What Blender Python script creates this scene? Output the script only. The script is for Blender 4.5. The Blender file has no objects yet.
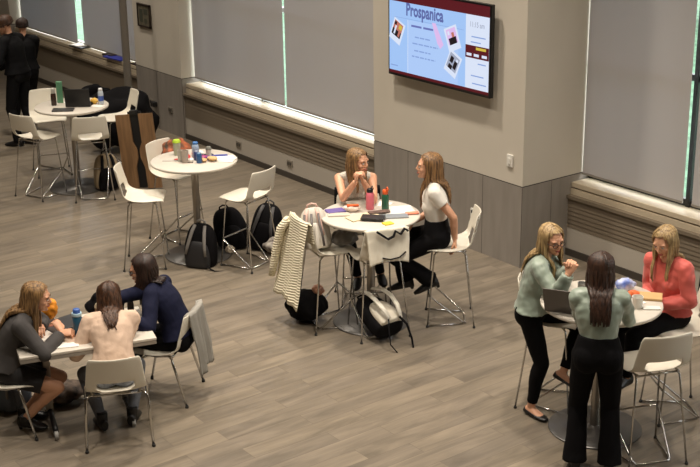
import bpy, bmesh, math, random
from mathutils import Vector, Matrix, Euler, noise
V = Vector
PI = math.pi
R = math.radians
sc = bpy.context.scene
col = sc.collection
random.seed(7)

# ------------------------------------------------------------------ camera
cam = bpy.data.cameras.new('camera'); camo = bpy.data.objects.new('camera', cam); col.objects.link(camo)
cam.sensor_width = 36.0; cam.lens = 1297.81 / 700 * 36.0; cam.clip_start = 0.1; cam.clip_end = 300
_p, _r, _y = 0.3289006, -0.0139311, -0.9298233
_fw = V((math.sin(_y) * math.cos(_p), math.cos(_y) * math.cos(_p), -math.sin(_p)))
_r0 = V((math.cos(_y), -math.sin(_y), 0)); _u0 = _r0.cross(_fw)
_rr = _r0 * math.cos(_r) + _u0 * math.sin(_r); _uu = -_r0 * math.sin(_r) + _u0 * math.cos(_r)
camo.matrix_world = Matrix(((_rr.x, _uu.x, -_fw.x, 0), (_rr.y, _uu.y, -_fw.y, 0), (_rr.z, _uu.z, -_fw.z, 4.72), (0, 0, 0, 1)))
sc.camera = camo

# ------------------------------------------------------------------ world, lights, exposure
w = bpy.data.worlds.new('world'); sc.world = w; w.use_nodes = True
bg = w.node_tree.nodes['Background']; bg.inputs[0].default_value = (0.93, 0.97, 1.0, 1); bg.inputs[1].default_value = 5.5
sc.view_settings.view_transform = 'Standard'; sc.view_settings.look = 'None'; sc.view_settings.gamma = 1
sc.view_settings.use_curve_mapping = False
sc.view_settings.exposure = 0.0
WARM = (1.0, 0.90, 0.77)
def downlight(x, y, power, size=0.5, z=6.3, c=WARM, spread=110):
    l = bpy.data.lights.new('downlight', 'AREA'); l.shape = 'DISK'; l.size = size; l.energy = power; l.color = c; l.spread = R(spread)
    o = bpy.data.objects.new('downlight', l); col.objects.link(o); o.location = (x, y, z)
    return o
for (x, y, p) in [(-6.3, 5.4, 190), (-9.3, 5.4, 190), (-12.4, 5.4, 130), (-15.6, 5.4, 90), (-19, 5.4, 60),
                  (-5.0, 2.6, 130), (-8.2, 2.6, 140), (-11.4, 2.6, 110), (-14.6, 2.6, 80),
                  (-3.2, 7.4, 150), (-6.9, 7.4, 190), (-10.6, 7.4, 250), (-14.4, 7.4, 130), (-18.2, 7.4, 150)]:
    downlight(x, y, p * 0.36, 0.35)

# ------------------------------------------------------------------ materials
def lin(c):
    return tuple(((v / 255) / 12.92 if v / 255 <= 0.04045 else ((v / 255 + 0.055) / 1.055) ** 2.4) for v in c)
MATS = {}
def mat(name, rgb, rough=0.6, metal=0.0, var=0.0, vscale=8.0, bump=0.0, bscale=40.0, spec=0.5, emit=0.0, trans=0.0, sheen=0.0, stretch=(1, 1, 1), coat=0.0, rgb2=None):
    if name in MATS: return MATS[name]
    m = bpy.data.materials.new(name); m.use_nodes = True; nt = m.node_tree; b = nt.nodes['Principled BSDF']
    c = (*lin(rgb), 1)
    b.inputs['Base Color'].default_value = c; b.inputs['Roughness'].default_value = rough; b.inputs['Metallic'].default_value = metal
    b.inputs['Specular IOR Level'].default_value = spec
    if trans: b.inputs['Transmission Weight'].default_value = trans
    if sheen: b.inputs['Sheen Weight'].default_value = sheen
    if coat: b.inputs['Coat Weight'].default_value = coat
    if emit:
        b.inputs['Emission Color'].default_value = c; b.inputs['Emission Strength'].default_value = emit
    tc = nt.nodes.new('ShaderNodeTexCoord'); mp = nt.nodes.new('ShaderNodeMapping'); mp.inputs['Scale'].default_value = stretch
    nt.links.new(tc.outputs['Object'], mp.inputs[0])
    if var or rgb2:
        n = nt.nodes.new('ShaderNodeTexNoise'); n.inputs['Scale'].default_value = vscale; n.inputs['Detail'].default_value = 4
        nt.links.new(mp.outputs[0], n.inputs['Vector'])
        cr = nt.nodes.new('ShaderNodeValToRGB'); cr.color_ramp.elements[0].position = 0.35; cr.color_ramp.elements[1].position = 0.65
        if rgb2:
            a, d = c, (*lin(rgb2), 1)
        else:
            a = tuple(min(1, x * (1 - var)) for x in c[:3]) + (1,); d = tuple(min(1, x * (1 + var)) for x in c[:3]) + (1,)
        cr.color_ramp.elements[0].color = a; cr.color_ramp.elements[1].color = d
        nt.links.new(n.outputs['Fac'], cr.inputs[0]); nt.links.new(cr.outputs[0], b.inputs['Base Color'])
    if bump:
        n2 = nt.nodes.new('ShaderNodeTexNoise'); n2.inputs['Scale'].default_value = bscale; n2.inputs['Detail'].default_value = 3
        nt.links.new(mp.outputs[0], n2.inputs['Vector'])
        bp = nt.nodes.new('ShaderNodeBump'); bp.inputs['Strength'].default_value = bump; bp.inputs['Distance'].default_value = 0.01
        nt.links.new(n2.outputs['Fac'], bp.inputs['Height']); nt.links.new(bp.outputs[0], b.inputs['Normal'])
    MATS[name] = m
    return m

def mat_floor():
    m = bpy.data.materials.new('wood_plank_floor'); m.use_nodes = True; nt = m.node_tree; b = nt.nodes['Principled BSDF']; L = nt.links.new
    tc = nt.nodes.new('ShaderNodeTexCoord'); mp = nt.nodes.new('ShaderNodeMapping'); mp.inputs['Rotation'].default_value = (0, 0, PI / 2)
    L(tc.outputs['Object'], mp.inputs[0])
    br = nt.nodes.new('ShaderNodeTexBrick'); br.inputs['Scale'].default_value = 1.0; br.inputs['Brick Width'].default_value = 1.05; br.inputs['Row Height'].default_value = 0.18
    br.inputs['Mortar Size'].default_value = 0.0022; br.inputs['Mortar Smooth'].default_value = 0.3; br.offset = 0.37; br.inputs['Bias'].default_value = 0
    br.inputs['Color1'].default_value = (0, 0, 0, 1); br.inputs['Color2'].default_value = (1, 1, 1, 1); br.inputs['Mortar'].default_value = (0.5, 0.5, 0.5, 1)
    L(mp.outputs[0], br.inputs['Vector'])
    mp2 = nt.nodes.new('ShaderNodeMapping'); mp2.inputs['Scale'].default_value = (6.0, 0.7, 1); L(tc.outputs['Object'], mp2.inputs[0])
    addv = nt.nodes.new('ShaderNodeVectorMath'); addv.operation = 'ADD'
    L(mp2.outputs[0], addv.inputs[0]); sep = nt.nodes.new('ShaderNodeVectorMath'); sep.operation = 'SCALE'; sep.inputs['Scale'].default_value = 13.0
    L(br.outputs['Color'], sep.inputs[0]); L(sep.outputs[0], addv.inputs[1])
    n = nt.nodes.new('ShaderNodeTexNoise'); n.inputs['Scale'].default_value = 1.6; n.inputs['Detail'].default_value = 7; n.inputs['Roughness'].default_value = 0.62; n.inputs['Distortion'].default_value = 0.6
    L(addv.outputs[0], n.inputs['Vector'])
    cr = nt.nodes.new('ShaderNodeValToRGB'); e = cr.color_ramp.elements
    e[0].position = 0.28; e[0].color = (*lin((99, 91, 80)), 1); e[1].position = 0.72; e[1].color = (*lin((143, 131, 115)), 1)
    L(n.outputs['Fac'], cr.inputs[0])
    cr2 = nt.nodes.new('ShaderNodeValToRGB'); e = cr2.color_ramp.elements
    e[0].color = (0.90, 0.90, 0.91, 1); e[1].color = (1.05, 1.04, 1.01, 1)
    L(br.outputs['Color'], cr2.inputs[0])
    mx = nt.nodes.new('ShaderNodeMix'); mx.data_type = 'RGBA'; mx.blend_type = 'MULTIPLY'; mx.inputs[0].default_value = 1
    L(cr.outputs[0], mx.inputs[6]); L(cr2.outputs[0], mx.inputs[7])
    mx2 = nt.nodes.new('ShaderNodeMix'); mx2.data_type = 'RGBA'; mx2.blend_type = 'MIX'
    L(br.outputs['Fac'], mx2.inputs[0]); L(mx.outputs[2], mx2.inputs[6]); mx2.inputs[7].default_value = (*lin((98, 88, 77)), 1)
    L(mx2.outputs[2], b.inputs['Base Color'])
    b.inputs['Roughness'].default_value = 0.34; b.inputs['Specular IOR Level'].default_value = 0.45
    bp = nt.nodes.new('ShaderNodeBump'); bp.inputs['Strength'].default_value = 0.12; bp.inputs['Distance'].default_value = 0.004
    L(n.outputs['Fac'], bp.inputs['Height']); L(bp.outputs[0], b.inputs['Normal'])
    return m

def mat_panel():      # taupe laminate wainscot with upright seams
    m = mat('taupe_wall_panel', (142, 135, 127), 0.5, var=0.07, vscale=3.0, stretch=(4, 4, 0.6), bump=0.03, bscale=60)
    return m

def mat_blind():
    m = bpy.data.materials.new('grey_blind_fabric'); m.use_nodes = True; nt = m.node_tree; L = nt.links.new
    b = nt.nodes['Principled BSDF']; b.inputs['Base Color'].default_value = (*lin((190, 184, 180)), 1); b.inputs['Roughness'].default_value = 0.8
    tr = nt.nodes.new('ShaderNodeBsdfTranslucent'); tr.inputs[0].default_value = (*lin((150, 160, 176)), 1)
    mx = nt.nodes.new('ShaderNodeMixShader'); mx.inputs[0].default_value = 0.045
    L(b.outputs[0], mx.inputs[1]); L(tr.outputs[0], mx.inputs[2]); L(mx.outputs[0], nt.nodes['Material Output'].inputs[0])
    tc = nt.nodes.new('ShaderNodeTexCoord'); n = nt.nodes.new('ShaderNodeTexNoise'); n.inputs['Scale'].default_value = 1.3
    mp = nt.nodes.new('ShaderNodeMapping'); mp.inputs['Scale'].default_value = (2.2, 1, 0.4); L(tc.outputs['Object'], mp.inputs[0]); L(mp.outputs[0], n.inputs['Vector'])
    cr = nt.nodes.new('ShaderNodeValToRGB'); cr.color_ramp.elements[0].color = (*lin((184, 178, 174)), 1); cr.color_ramp.elements[1].color = (*lin((184, 178, 174)), 1)
    L(n.outputs['Fac'], cr.inputs[0]); L(cr.outputs[0], b.inputs['Base Color'])
    return m

def mat_hair(name, dark, light):
    m = mat(name, dark, 0.5, var=0.1, vscale=9, rgb2=light, stretch=(9, 9, 0.8), bump=0.25, bscale=14)
    return m

def mat_glass():
    m = bpy.data.materials.new('window_glass'); m.use_nodes = True; nt = m.node_tree; L = nt.links.new
    nt.nodes.remove(nt.nodes['Principled BSDF'])
    t = nt.nodes.new('ShaderNodeBsdfTransparent'); g = nt.nodes.new('ShaderNodeBsdfGlossy'); g.inputs['Roughness'].default_value = 0.02
    f = nt.nodes.new('ShaderNodeFresnel'); mx = nt.nodes.new('ShaderNodeMixShader')
    L(f.outputs[0], mx.inputs[0]); L(t.outputs[0], mx.inputs[1]); L(g.outputs[0], mx.inputs[2]); L(mx.outputs[0], nt.nodes['Material Output'].inputs[0])
    return m

FLOOR = mat_floor(); PANEL = mat_panel(); BLIND = mat_blind(); GLASS = mat_glass()
BEIGE = mat('beige_wall_paint', (202, 194, 180), 0.75, var=0.02, vscale=2, bump=0.03, bscale=120)
SOFFIT = mat('ceiling_paint', (190, 182, 170), 0.9)
LOWWALL = mat('low_wall_paint', (178, 170, 158), 0.7)
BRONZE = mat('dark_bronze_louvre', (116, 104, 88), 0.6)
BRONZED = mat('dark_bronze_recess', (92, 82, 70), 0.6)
SILL = mat('cream_stone_sill', (196, 182, 158), 0.45, var=0.04, vscale=6)
DARKTRIM = mat('dark_rubber_base', (66, 60, 54), 0.5)
ALU = mat('window_aluminium', (170, 172, 172), 0.4, metal=0.6)
BLACKM = mat('black_metal', (20, 20, 22), 0.4)
CHROME = mat('chrome', (200, 198, 194), 0.18, metal=1.0)
STEEL = mat('brushed_steel', (158, 152, 144), 0.34, metal=0.9)
SHELL = mat('ivory_plastic', (226, 219, 203), 0.42, coat=0.15)
TOP = mat('ivory_laminate', (204, 196, 184), 0.38, var=0.01)
EDGE = mat('grey_table_edge', (150, 142, 132), 0.45)
DISC = mat('grey_metal_disc', (116, 114, 112), 0.34, metal=0.75)
RUBBER = mat('black_rubber', (25, 25, 25), 0.6)
WHITEP = mat('white_plastic', (225, 222, 214), 0.4)
PAPER = mat('white_paper', (236, 232, 224), 0.7)
BLACKF = mat('black_fabric', (18, 17, 19), 0.9, spec=.12, bump=0.15, bscale=30)
SKIN = mat('skin', (214, 160, 128), 0.5, var=0.04, vscale=12)
SKINP = mat('skin_pale', (226, 176, 148), 0.5, var=0.04, vscale=12)
LIP = mat('lips', (178, 92, 84), 0.4)
EYEW = mat('eye_white', (225, 220, 212), 0.3)
IRIS = mat('iris', (50, 36, 28), 0.2)
BROW = mat('eyebrow', (96, 68, 46), 0.7)

# ------------------------------------------------------------------ mesh helper
class G:
    def __init__(s): s.v = []; s.f = []; s.m = []; s.cur = 0
    def add(s, vs, fs):
        o = len(s.v); s.v += [tuple(x) for x in vs]; s.f += [tuple(i + o for i in f) for f in fs]; s.m += [s.cur] * len(fs); return s
    def box(s, c, d, rot=None):
        c = V(c); hx, hy, hz = d[0] / 2, d[1] / 2, d[2] / 2
        P = [V((x, y, z)) for x in (-hx, hx) for y in (-hy, hy) for z in (-hz, hz)]
        if rot is not None:
            rm = rot if isinstance(rot, Matrix) else Euler(rot).to_matrix()
            P = [rm @ p for p in P]
        return s.add([c + p for p in P], [(0, 1, 3, 2), (4, 6, 7, 5), (0, 4, 5, 1), (2, 3, 7, 6), (0, 2, 6, 4), (1, 5, 7, 3)])
    def bb(s, x0, x1, y0, y1, z0, z1): return s.box(((x0 + x1) / 2, (y0 + y1) / 2, (z0 + z1) / 2), (abs(x1 - x0), abs(y1 - y0), abs(z1 - z0)))
    def rings(s, rs, closed=True, caps=True):
        n = len(rs[0]); vs = [p for r in rs for p in r]; fs = []
        for i in range(len(rs) - 1):
            for j in range(n if closed else n - 1):
                a = i * n + j; b = i * n + (j + 1) % n
                fs.append((a, b, b + n, a + n))
        if caps:
            fs.append(tuple(range(n - 1, -1, -1))); fs.append(tuple((len(rs) - 1) * n + j for j in range(n)))
        return s.add(vs, fs)
    def loft(s, cs, hw, hd, side, n=20, fwd=None, p=2.0):      # elliptic rings: centre, half width, half depth, side vector
        rs = []
        for i, c in enumerate(cs):
            c = V(c); sd = V(side[i] if isinstance(side, list) else side).normalized()
            if fwd is not None: fv = V(fwd[i] if isinstance(fwd, list) else fwd).normalized()
            else:
                t = (V(cs[min(i + 1, len(cs) - 1)]) - V(cs[max(i - 1, 0)])).normalized(); fv = t.cross(sd).normalized()
            ring = []
            for j in range(n):
                a = 2 * PI * j / n; ca, sa = math.cos(a), math.sin(a)
                if p != 2.0:
                    ca = math.copysign(abs(ca) ** (2 / p), ca); sa = math.copysign(abs(sa) ** (2 / p), sa)
                ring.append(c + sd * hw[i] * ca + fv * hd[i] * sa)
            rs.append(ring)
        return s.rings(rs)
    def tube(s, pts, r, n=8, flat=1.0, up=None):
        pts = [V(p) for p in pts]; rr = r if isinstance(r, (list, tuple)) else [r] * len(pts)
        rs = []; prev = None
        for i, p in enumerate(pts):
            t = (pts[min(i + 1, len(pts) - 1)] - pts[max(i - 1, 0)])
            t = t.normalized() if t.length > 1e-9 else V((0, 0, 1))
            if prev is None:
                q = V(up) if up is not None else (V((0, 0, 1)) if abs(t.z) < 0.9 else V((1, 0, 0)))
                a = t.cross(q).normalized()
            else:
                a = prev - t * prev.dot(t)
                a = a.normalized() if a.length > 1e-6 else t.orthogonal().normalized()
            prev = a; b = t.cross(a)
            rs.append([p + (a * math.cos(2 * PI * j / n) + b * math.sin(2 * PI * j / n) * flat) * rr[i] for j in range(n)])
        return s.rings(rs)
    def capsule(s, a, b, ra, rb, n=14):
        a, b = V(a), V(b); t = (b - a); L = t.length; t = t.normalized() if L > 1e-6 else V((0, 0, 1))
        pts = [a - t * ra * .97, a - t * ra * .7, a - t * ra * .3, a, b, b + t * rb * .3, b + t * rb * .7, b + t * rb * .97]
        rr = [ra * .2, ra * .71, ra * .954, ra, rb, rb * .954, rb * .71, rb * .2]
        return s.tube(pts, rr, n)
    def ell(s, c, r, rot=None, nu=16, nv=10):
        c = V(c); rm = None if rot is None else (rot if isinstance(rot, Matrix) else Euler(rot).to_matrix())
        vs = []; fs = []
        for i in range(nv + 1):
            th = PI * i / nv
            if i in (0, nv):
                P = [V((0, 0, math.cos(th) * r[2]))]
            else: P = [V((math.sin(th) * math.cos(2 * PI * j / nu) * r[0], math.sin(th) * math.sin(2 * PI * j / nu) * r[1], math.cos(th) * r[2])) for j in range(nu)]
            vs += [c + (rm @ q if rm else q) for q in P]
        idx = lambda i, j: 0 if i == 0 else (1 + (nv - 1) * nu if i == nv else 1 + (i - 1) * nu + j % nu)
        for i in range(nv):
            for j in range(nu):
                if i == 0: fs.append((0, idx(1, j), idx(1, j + 1)))
                elif i == nv - 1: fs.append((idx(i, j), idx(nv, 0), idx(i, j + 1)))
                else: fs.append((idx(i, j), idx(i + 1, j), idx(i + 1, j + 1), idx(i, j + 1)))
        return s.add(vs, fs)
    def lathe(s, prof, c=(0, 0, 0), n=32, rot=None):
        rs = []
        for (r, z) in prof:
            ring = [V((r * math.cos(2 * PI * j / n), r * math.sin(2 * PI * j / n), z)) for j in range(n)]
            if rot is not None:
                rm = Euler(rot).to_matrix(); ring = [rm @ q for q in ring]
            rs.append([V(c) + q for q in ring])
        return s.rings(rs)
    def xf(s, M): s.v = [tuple(M @ V(p)) for p in s.v]; return s
    def join(s, o, m=None):
        b = len(s.v); s.v += o.v; s.f += [tuple(i + b for i in f) for f in o.f]; s.m += (o.m if m is None else [m] * len(o.f)); return s
    def mesh(s, name):
        me = bpy.data.meshes.new(name); me.from_pydata(s.v, [], s.f); me.update()
        bm = bmesh.new(); bm.from_mesh(me); bmesh.ops.recalc_face_normals(bm, faces=bm.faces); bm.to_mesh(me); bm.free()
        return me
    def build(s, name, mats, parent=None, smooth=False, bevel=0, subdiv=0, solid=0, auto=None):
        me = s.mesh(name)
        for m in (mats if isinstance(mats, (list, tuple)) else [mats]): me.materials.append(m)
        if len(me.polygons) == len(s.m): me.polygons.foreach_set('material_index', s.m)
        o = bpy.data.objects.new(name, me); col.objects.link(o)
        if solid:
            md = o.modifiers.new('s', 'SOLIDIFY'); md.thickness = solid; md.offset = 0
        if bevel:
            md = o.modifiers.new('b', 'BEVEL'); md.width = bevel; md.segments = 2; md.limit_method = 'ANGLE'
        if subdiv:
            md = o.modifiers.new('u', 'SUBSURF'); md.levels = subdiv; md.render_levels = subdiv
        if solid or bevel or subdiv: bake(o)
        if smooth:
            for p in o.data.polygons: p.use_smooth = True
            if auto: o.data.set_sharp_from_angle(angle=R(auto))
        if parent is not None: o.parent = parent
        return o
def bake(o):
    dg = bpy.context.evaluated_depsgraph_get(); dg.update()
    me = bpy.data.meshes.new_from_object(o.evaluated_get(dg)); old = o.data; o.modifiers.clear(); nm = old.name; o.data = me; bpy.data.meshes.remove(old); me.name = nm
def remesh(g, vox, smooth=2, disp=None):
    me = g.mesh('tmp'); o = bpy.data.objects.new('tmp', me); col.objects.link(o)
    md = o.modifiers.new('r', 'REMESH'); md.mode = 'VOXEL'; md.voxel_size = vox; md.adaptivity = 0
    if smooth:
        md = o.modifiers.new('sm', 'SMOOTH'); md.factor = 0.5; md.iterations = smooth
    bake(o); me = o.data
    if disp:
        me.update()
        ns = [v.normal.copy() for v in me.vertices]
        for v, nn in zip(me.vertices, ns): v.co += nn * disp(v.co)
    out = G(); out.v = [tuple(v.co) for v in me.vertices]; out.f = [tuple(p.vertices) for p in me.polygons]; out.m = [0] * len(out.f)
    bpy.data.objects.remove(o); bpy.data.meshes.remove(me)
    return out
def tag(o, label=None, cat=None, group=None, kind=None):
    if label: o['label'] = label
    if cat: o['category'] = cat
    if group: o['group'] = group
    if kind: o['kind'] = kind
    return o
def empty(name, loc=(0, 0, 0), rz=0, label=None, cat=None, group=None):
    o = bpy.data.objects.new(name, None); col.objects.link(o); o.location = loc; o.rotation_euler = (0, 0, rz); o.empty_display_size = 0.1
    return tag(o, label, cat, group)
def struct(o): o['kind'] = 'structure'; return o
def copy_tree(o, parent=None):
    c = o.copy(); col.objects.link(c); c.parent = parent
    for ch in list(o.children): copy_tree(ch, c)
    return c
def face(dx, dy): return math.atan2(-dx, dy)          # rotation that turns +Y towards (dx, dy)

# ------------------------------------------------------------------ the setting
YC, YR = 8.97, 9.84
g = G(); g.add([(-27, -7, 0), (5, -7, 0), (5, 10, 0), (-27, 10, 0)], [(0, 1, 2, 3)]); struct(g.build('floor', FLOOR))
g = G().bb(-27, 5, -7, 10.1, 6.5, 6.6); struct(g.build('ceiling', SOFFIT))
g = G().bb(-27, 5, -7.1, -7, 0, 6.5); struct(g.build('wall_front', BEIGE))
g = G().bb(-27.1, -27, -7, 11, 0, 6.5); struct(g.build('wall_left', BEIGE))
g = G().bb(5, 5.1, -7, 11, 0, 6.5); struct(g.build('wall_right', BEIGE))
def pillar(n, x0, x1, y0, y1):
    TH = 0.88
    o = struct(G().bb(x0, x1, y0, y1, TH, 6.5).build(n, BEIGE))
    g = G().bb(x0, x1, y0, y1, 0.0, TH - .012); q = g.build('wainscot', PANEL, o)
    k = G()                                            # thin dark reveal between paint and panel, upright seams
    k.bb(x0 + .004, x1 - .004, y0 + .004, y1, TH - .012, TH)
    k.build('reveal', DARKTRIM, o)
    s = G(); xx = x0 + .62
    while xx < x1 - .2:
        s.bb(xx - .002, xx + .002, y0 - .0015, y0 + .01, 0.0, TH - .013); xx += .62
    s.bb(x0 - .001, x0 + .002, y0 - .0015, y0 + .01, 0, TH - .013)
    if y1 - y0 > .5: s.bb(x1 - .01, x1 + .0015, y0 + .42, y0 + .424, 0, TH - .013)
    s.bb(x1 - .003, x1 + .001, y0 - .001, y0 + .003, 0, TH - .013)
    s.build('panel_seam', DARKTRIM, o)
    return o
pillar('wall_back_pillar', -11.53, -9.08, YC, YR + .25)
pillar('wall_left_pillar', -17.33, -15.97, YC, 9.35)
pillar('wall_far_pillar', -27, -22.0, YC, 9.35)
def bay(i, x0, x1, yf, yw, sill_z, gaps, gapw=.05, lift=0.0, side=.03, mull=-.7, fh=.012):
    # yf = face of the low wall and louvre housing, yw = glass plane
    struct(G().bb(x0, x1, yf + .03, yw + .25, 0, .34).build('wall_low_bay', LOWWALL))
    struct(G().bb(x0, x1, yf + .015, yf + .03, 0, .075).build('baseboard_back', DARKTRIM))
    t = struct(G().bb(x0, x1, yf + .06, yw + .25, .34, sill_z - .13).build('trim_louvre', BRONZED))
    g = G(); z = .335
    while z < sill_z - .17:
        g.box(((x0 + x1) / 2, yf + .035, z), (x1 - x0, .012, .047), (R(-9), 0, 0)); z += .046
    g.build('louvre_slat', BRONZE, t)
    G().bb(x0, x1, yf + .0, yf + .07, sill_z - .165, sill_z - .13).build('louvre_cap', BRONZE, t)
    t = struct(G().bb(x0, x1, yf + .06, yw + .2, sill_z - .13, sill_z - .07).build('trim_sill', SILL))
    G().bb(x0, x1, yf + .065, yw + .2, sill_z - .055, sill_z).build('sill_slab', SILL, t, bevel=.006)
    G().bb(x0, x1, yf + .09, yw + .2, sill_z - .07, sill_z - .055).build('sill_groove', BRONZE, t)
    struct(G().bb(x0, x1, yw - .05, yw + .25, 4.3, 6.5).build('wall_upper_bay', BEIGE))
    n = struct(G().add([(x0, yw + .13, sill_z), (x1, yw + .13, sill_z), (x1, yw + .13, 4.3), (x0, yw + .13, 4.3)], [(0, 1, 2, 3)]).build('window_%d' % i, GLASS))
    f = G(); f.bb(x0, x1, yw + .1, yw + .16, sill_z, sill_z + fh); f.bb(x0, x1, yw + .1, yw + .16, 2.05, 2.11)
    for gx in gaps: f.bb(gx + mull, gx + mull + .05, yw + .08, yw + .17, sill_z, 4.3)
    f.build('window_frame', BLACKM if i == 3 else ALU, n)
    xs = [x0 + side] + [v for gx in gaps for v in (gx - gapw / 2, gx + gapw / 2)] + [x1 - .01]
    for a, b in zip(xs[::2], xs[1::2]):
        bl = G(); N = 24
        bl.add([(a + (b - a) * k / N, yw + .004 * math.sin(k * 1.1), zz) for zz in (sill_z + .02 + lift, 4.3) for k in range(N + 1)], [(k, k + 1, N + 2 + k, N + 1 + k) for k in range(N)])
        o = bl.build('roller_blind', BLIND, n, smooth=True)
        G().bb(a, b, yw - .008, yw + .008, sill_z + .012 + lift, sill_z + .034 + lift).build('blind_hem_bar', mat('blind_hem', (140, 134, 126), .6), o)
bay(1, -22.0, -17.33, YC, 9.17, .82, [-19.60], .24, .0)
bay(2, -15.97, -11.53, YC, 9.17, .80, [-13.64], .048, .055)
bay(3, -9.08, -3.0, 9.62, YR, .80, [-7.69, -5.2], .11, .045, .008, -.085, .07)
struct(G().bb(-3, 5, 8.97, 9.1, 0, 6.5).build('wall_back', BEIGE))
# slim structural post beside the left pillar
tag(G().lathe([(.055, 0), (.055, 6.5)], (-16.55, 8.42, 0), 20).build('steel_post', mat('post_paint', (120, 113, 104), .5), smooth=True, auto=40),
    'slim round grey post rising to the ceiling beside the left pillar', 'post')
# outside: lawn and trees
struct(G().bb(-60, 30, 12.4, 60, -.9, -.6).build('ground_outside', mat('lawn', (90, 122, 98), .9, var=.3, vscale=3)))
struct(G().bb(-60, 30, 10.1, 12.4, -.9, -.59).build('pavement_outside', mat('pale_concrete', (205, 204, 200), .8)))
g = G(); random.seed(3)
for k in range(46):
    x = -45 + k * 1.5 + random.random(); h = 3.0 + random.random() * 2.4
    g.ell((x, 21 + random.random() * 5, h * .45), (1.3, 1.1, h * .6), None, 10, 7)
o = remesh(g, .35, 1, lambda p: .35 * noise.noise(p * 1.7)).build('shrubbery_outside', mat('leaves', (120, 165, 110), .9, var=.5, vscale=3, rgb2=(195, 222, 175)), smooth=True)
tag(o, 'row of green shrubs outside behind the window blinds', 'shrubbery', kind='stuff')

# things fixed to the walls
def outlet(x, z, y, label, grp=None, dark=False):
    o = G().box((x, y - .006, z), (.12, .012, .085)).build('wall_outlet', mat('outlet_plate', (150, 142, 130), .4, metal=.4), bevel=.003)
    tag(o, label, 'outlet', grp)
    for q_ in (-.025, .025): G().box((x + q_, y - .014, z), (.03, .008, .04)).build('socket', RUBBER if dark else mat('socket', (70, 66, 60), .5), o)
outlet(-14.55, .2, YC + .03, 'metal outlet on the low wall, behind the table with the green-lidded cup')
outlet(-13.33, .2, YC + .03, 'metal outlet on the low wall just left of the TV pillar')
outlet(-16.34, .36, YC, 'bright outlet plate on the left pillar, its right-hand one')
outlet(-16.9, .38, YC, 'outlet with a dark plug on the left pillar, its left-hand one', None, True)
o = G().box((-16.78, YC - .035, .37), (.09, .07, .07)).build('power_adapter', RUBBER, bevel=.008); tag(o, 'black plug-in adapter on the left pillar by the wooden board', 'adapter')
o = G().box((-9.26, YC - .009, 1.12), (.085, .018, .13)).build('light_switch', WHITEP, bevel=.004); tag(o, 'small pale switch on the pillar below right of the TV', 'switch')
G().box((-9.26, YC - .022, 1.12), (.03, .01, .06)).build('rocker', WHITEP, o)
o = G().box((-8.45 - 1.35, YC - .01, .42), (.07, .02, .11)).build('wall_outlet', WHITEP, bevel=.003); tag(o, 'white outlet on the pillar behind the stool of the woman in white tee', 'outlet')
G().box((-9.8, YC - .024, .44), (.03, .01, .03)).build('socket', RUBBER, o)
pf = empty('framed_plaque', (-16.95, YC - .015, 1.655), 0, 'small dark framed plaque on the left pillar', 'picture')
f = G(); W2, H2 = .19, .17
for (a, b, c, d) in ((-W2, W2, H2 - .025, H2), (-W2, W2, -H2, -H2 + .025), (-W2, -W2 + .025, -H2, H2), (W2 - .025, W2, -H2, H2)): f.bb(a, b, -.015, .015, c, d)
f.build('frame', mat('dark_frame', (48, 38, 32), .5), pf)
p = G().bb(-W2 + .02, W2 - .02, -.006, .014, -H2 + .02, H2 - .02).build('picture', mat('plaque_print', (104, 98, 82), .5, var=.25, vscale=14), pf)
p = G().bb(.02, .09, -.009, -.006, -.11, -.04).bb(-.12, -.03, -.009, -.006, -.1, .09).bb(.01, .12, -.009, -.006, .02, .1).build('printed_patch', mat('plaque_patch', (70, 72, 62), .5), pf)

# ------------------------------------------------------------------ television
def txt(s, x, z, size, m, parent, ext=.0, bold=.0, align='LEFT', name='lettering', sx=1.0):
    c = bpy.data.curves.new('t', 'FONT'); c.body = s; c.size = size; c.offset = bold; c.align_x = align; c.resolution_u = 3
    o = bpy.data.objects.new('t', c); col.objects.link(o)
    dg = bpy.context.evaluated_depsgraph_get(); dg.update()
    me = bpy.data.meshes.new_from_object(o.evaluated_get(dg)); bpy.data.objects.remove(o)
    me.transform(Matrix.Translation((x, -.0015 - ext, z)) @ Matrix.Rotation(PI / 2, 4, 'X') @ Matrix.Diagonal((sx, 1, 1, 1)))
    q = bpy.data.objects.new(name, me); col.objects.link(q); me.materials.append(m); q.parent = parent
    return q
TVY = 8.86
tv = empty('television', (-11.12, TVY, 1.74), 0, 'wall-mounted flat screen with a pale blue Prospanica slide', 'TV')
TW, THh = 1.645, .95
G().bb(0, TW, 0, .05, 0, THh).build('bezel', mat('tv_bezel', (14, 14, 16), .35), tv, bevel=.006)
G().bb(.35, 1.3, .05, .11, .25, .7).build('wall_mount', RUBBER, tv)
def scr(n, rgb, e=.95): return mat('screen_' + n, rgb, .5, emit=e, spec=.2)
def emat(n, rgb, e):
    m = scr(n, rgb, e); m.node_tree.nodes['Principled BSDF'].inputs['Base Color'].default_value = (0.01, 0.01, 0.01, 1); return m
SB = emat('blue', (164, 200, 250), .95); SW = emat('white', (222, 232, 252), .95); SM = emat('maroon', (92, 14, 26), .9); SN = emat('navy', (60, 62, 160), .9)
SD = emat('dim', (140, 168, 226), .9); SP = emat('pink', (226, 190, 240), .95); SK = emat('ink', (26, 16, 26), .8); SR = emat('skin', (200, 120, 104), .9); SY = emat('yellow', (214, 190, 70), .95); SB2 = emat('blue_card', (176, 206, 252), .95); SG = emat('grey', (170, 178, 200), .9)
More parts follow.
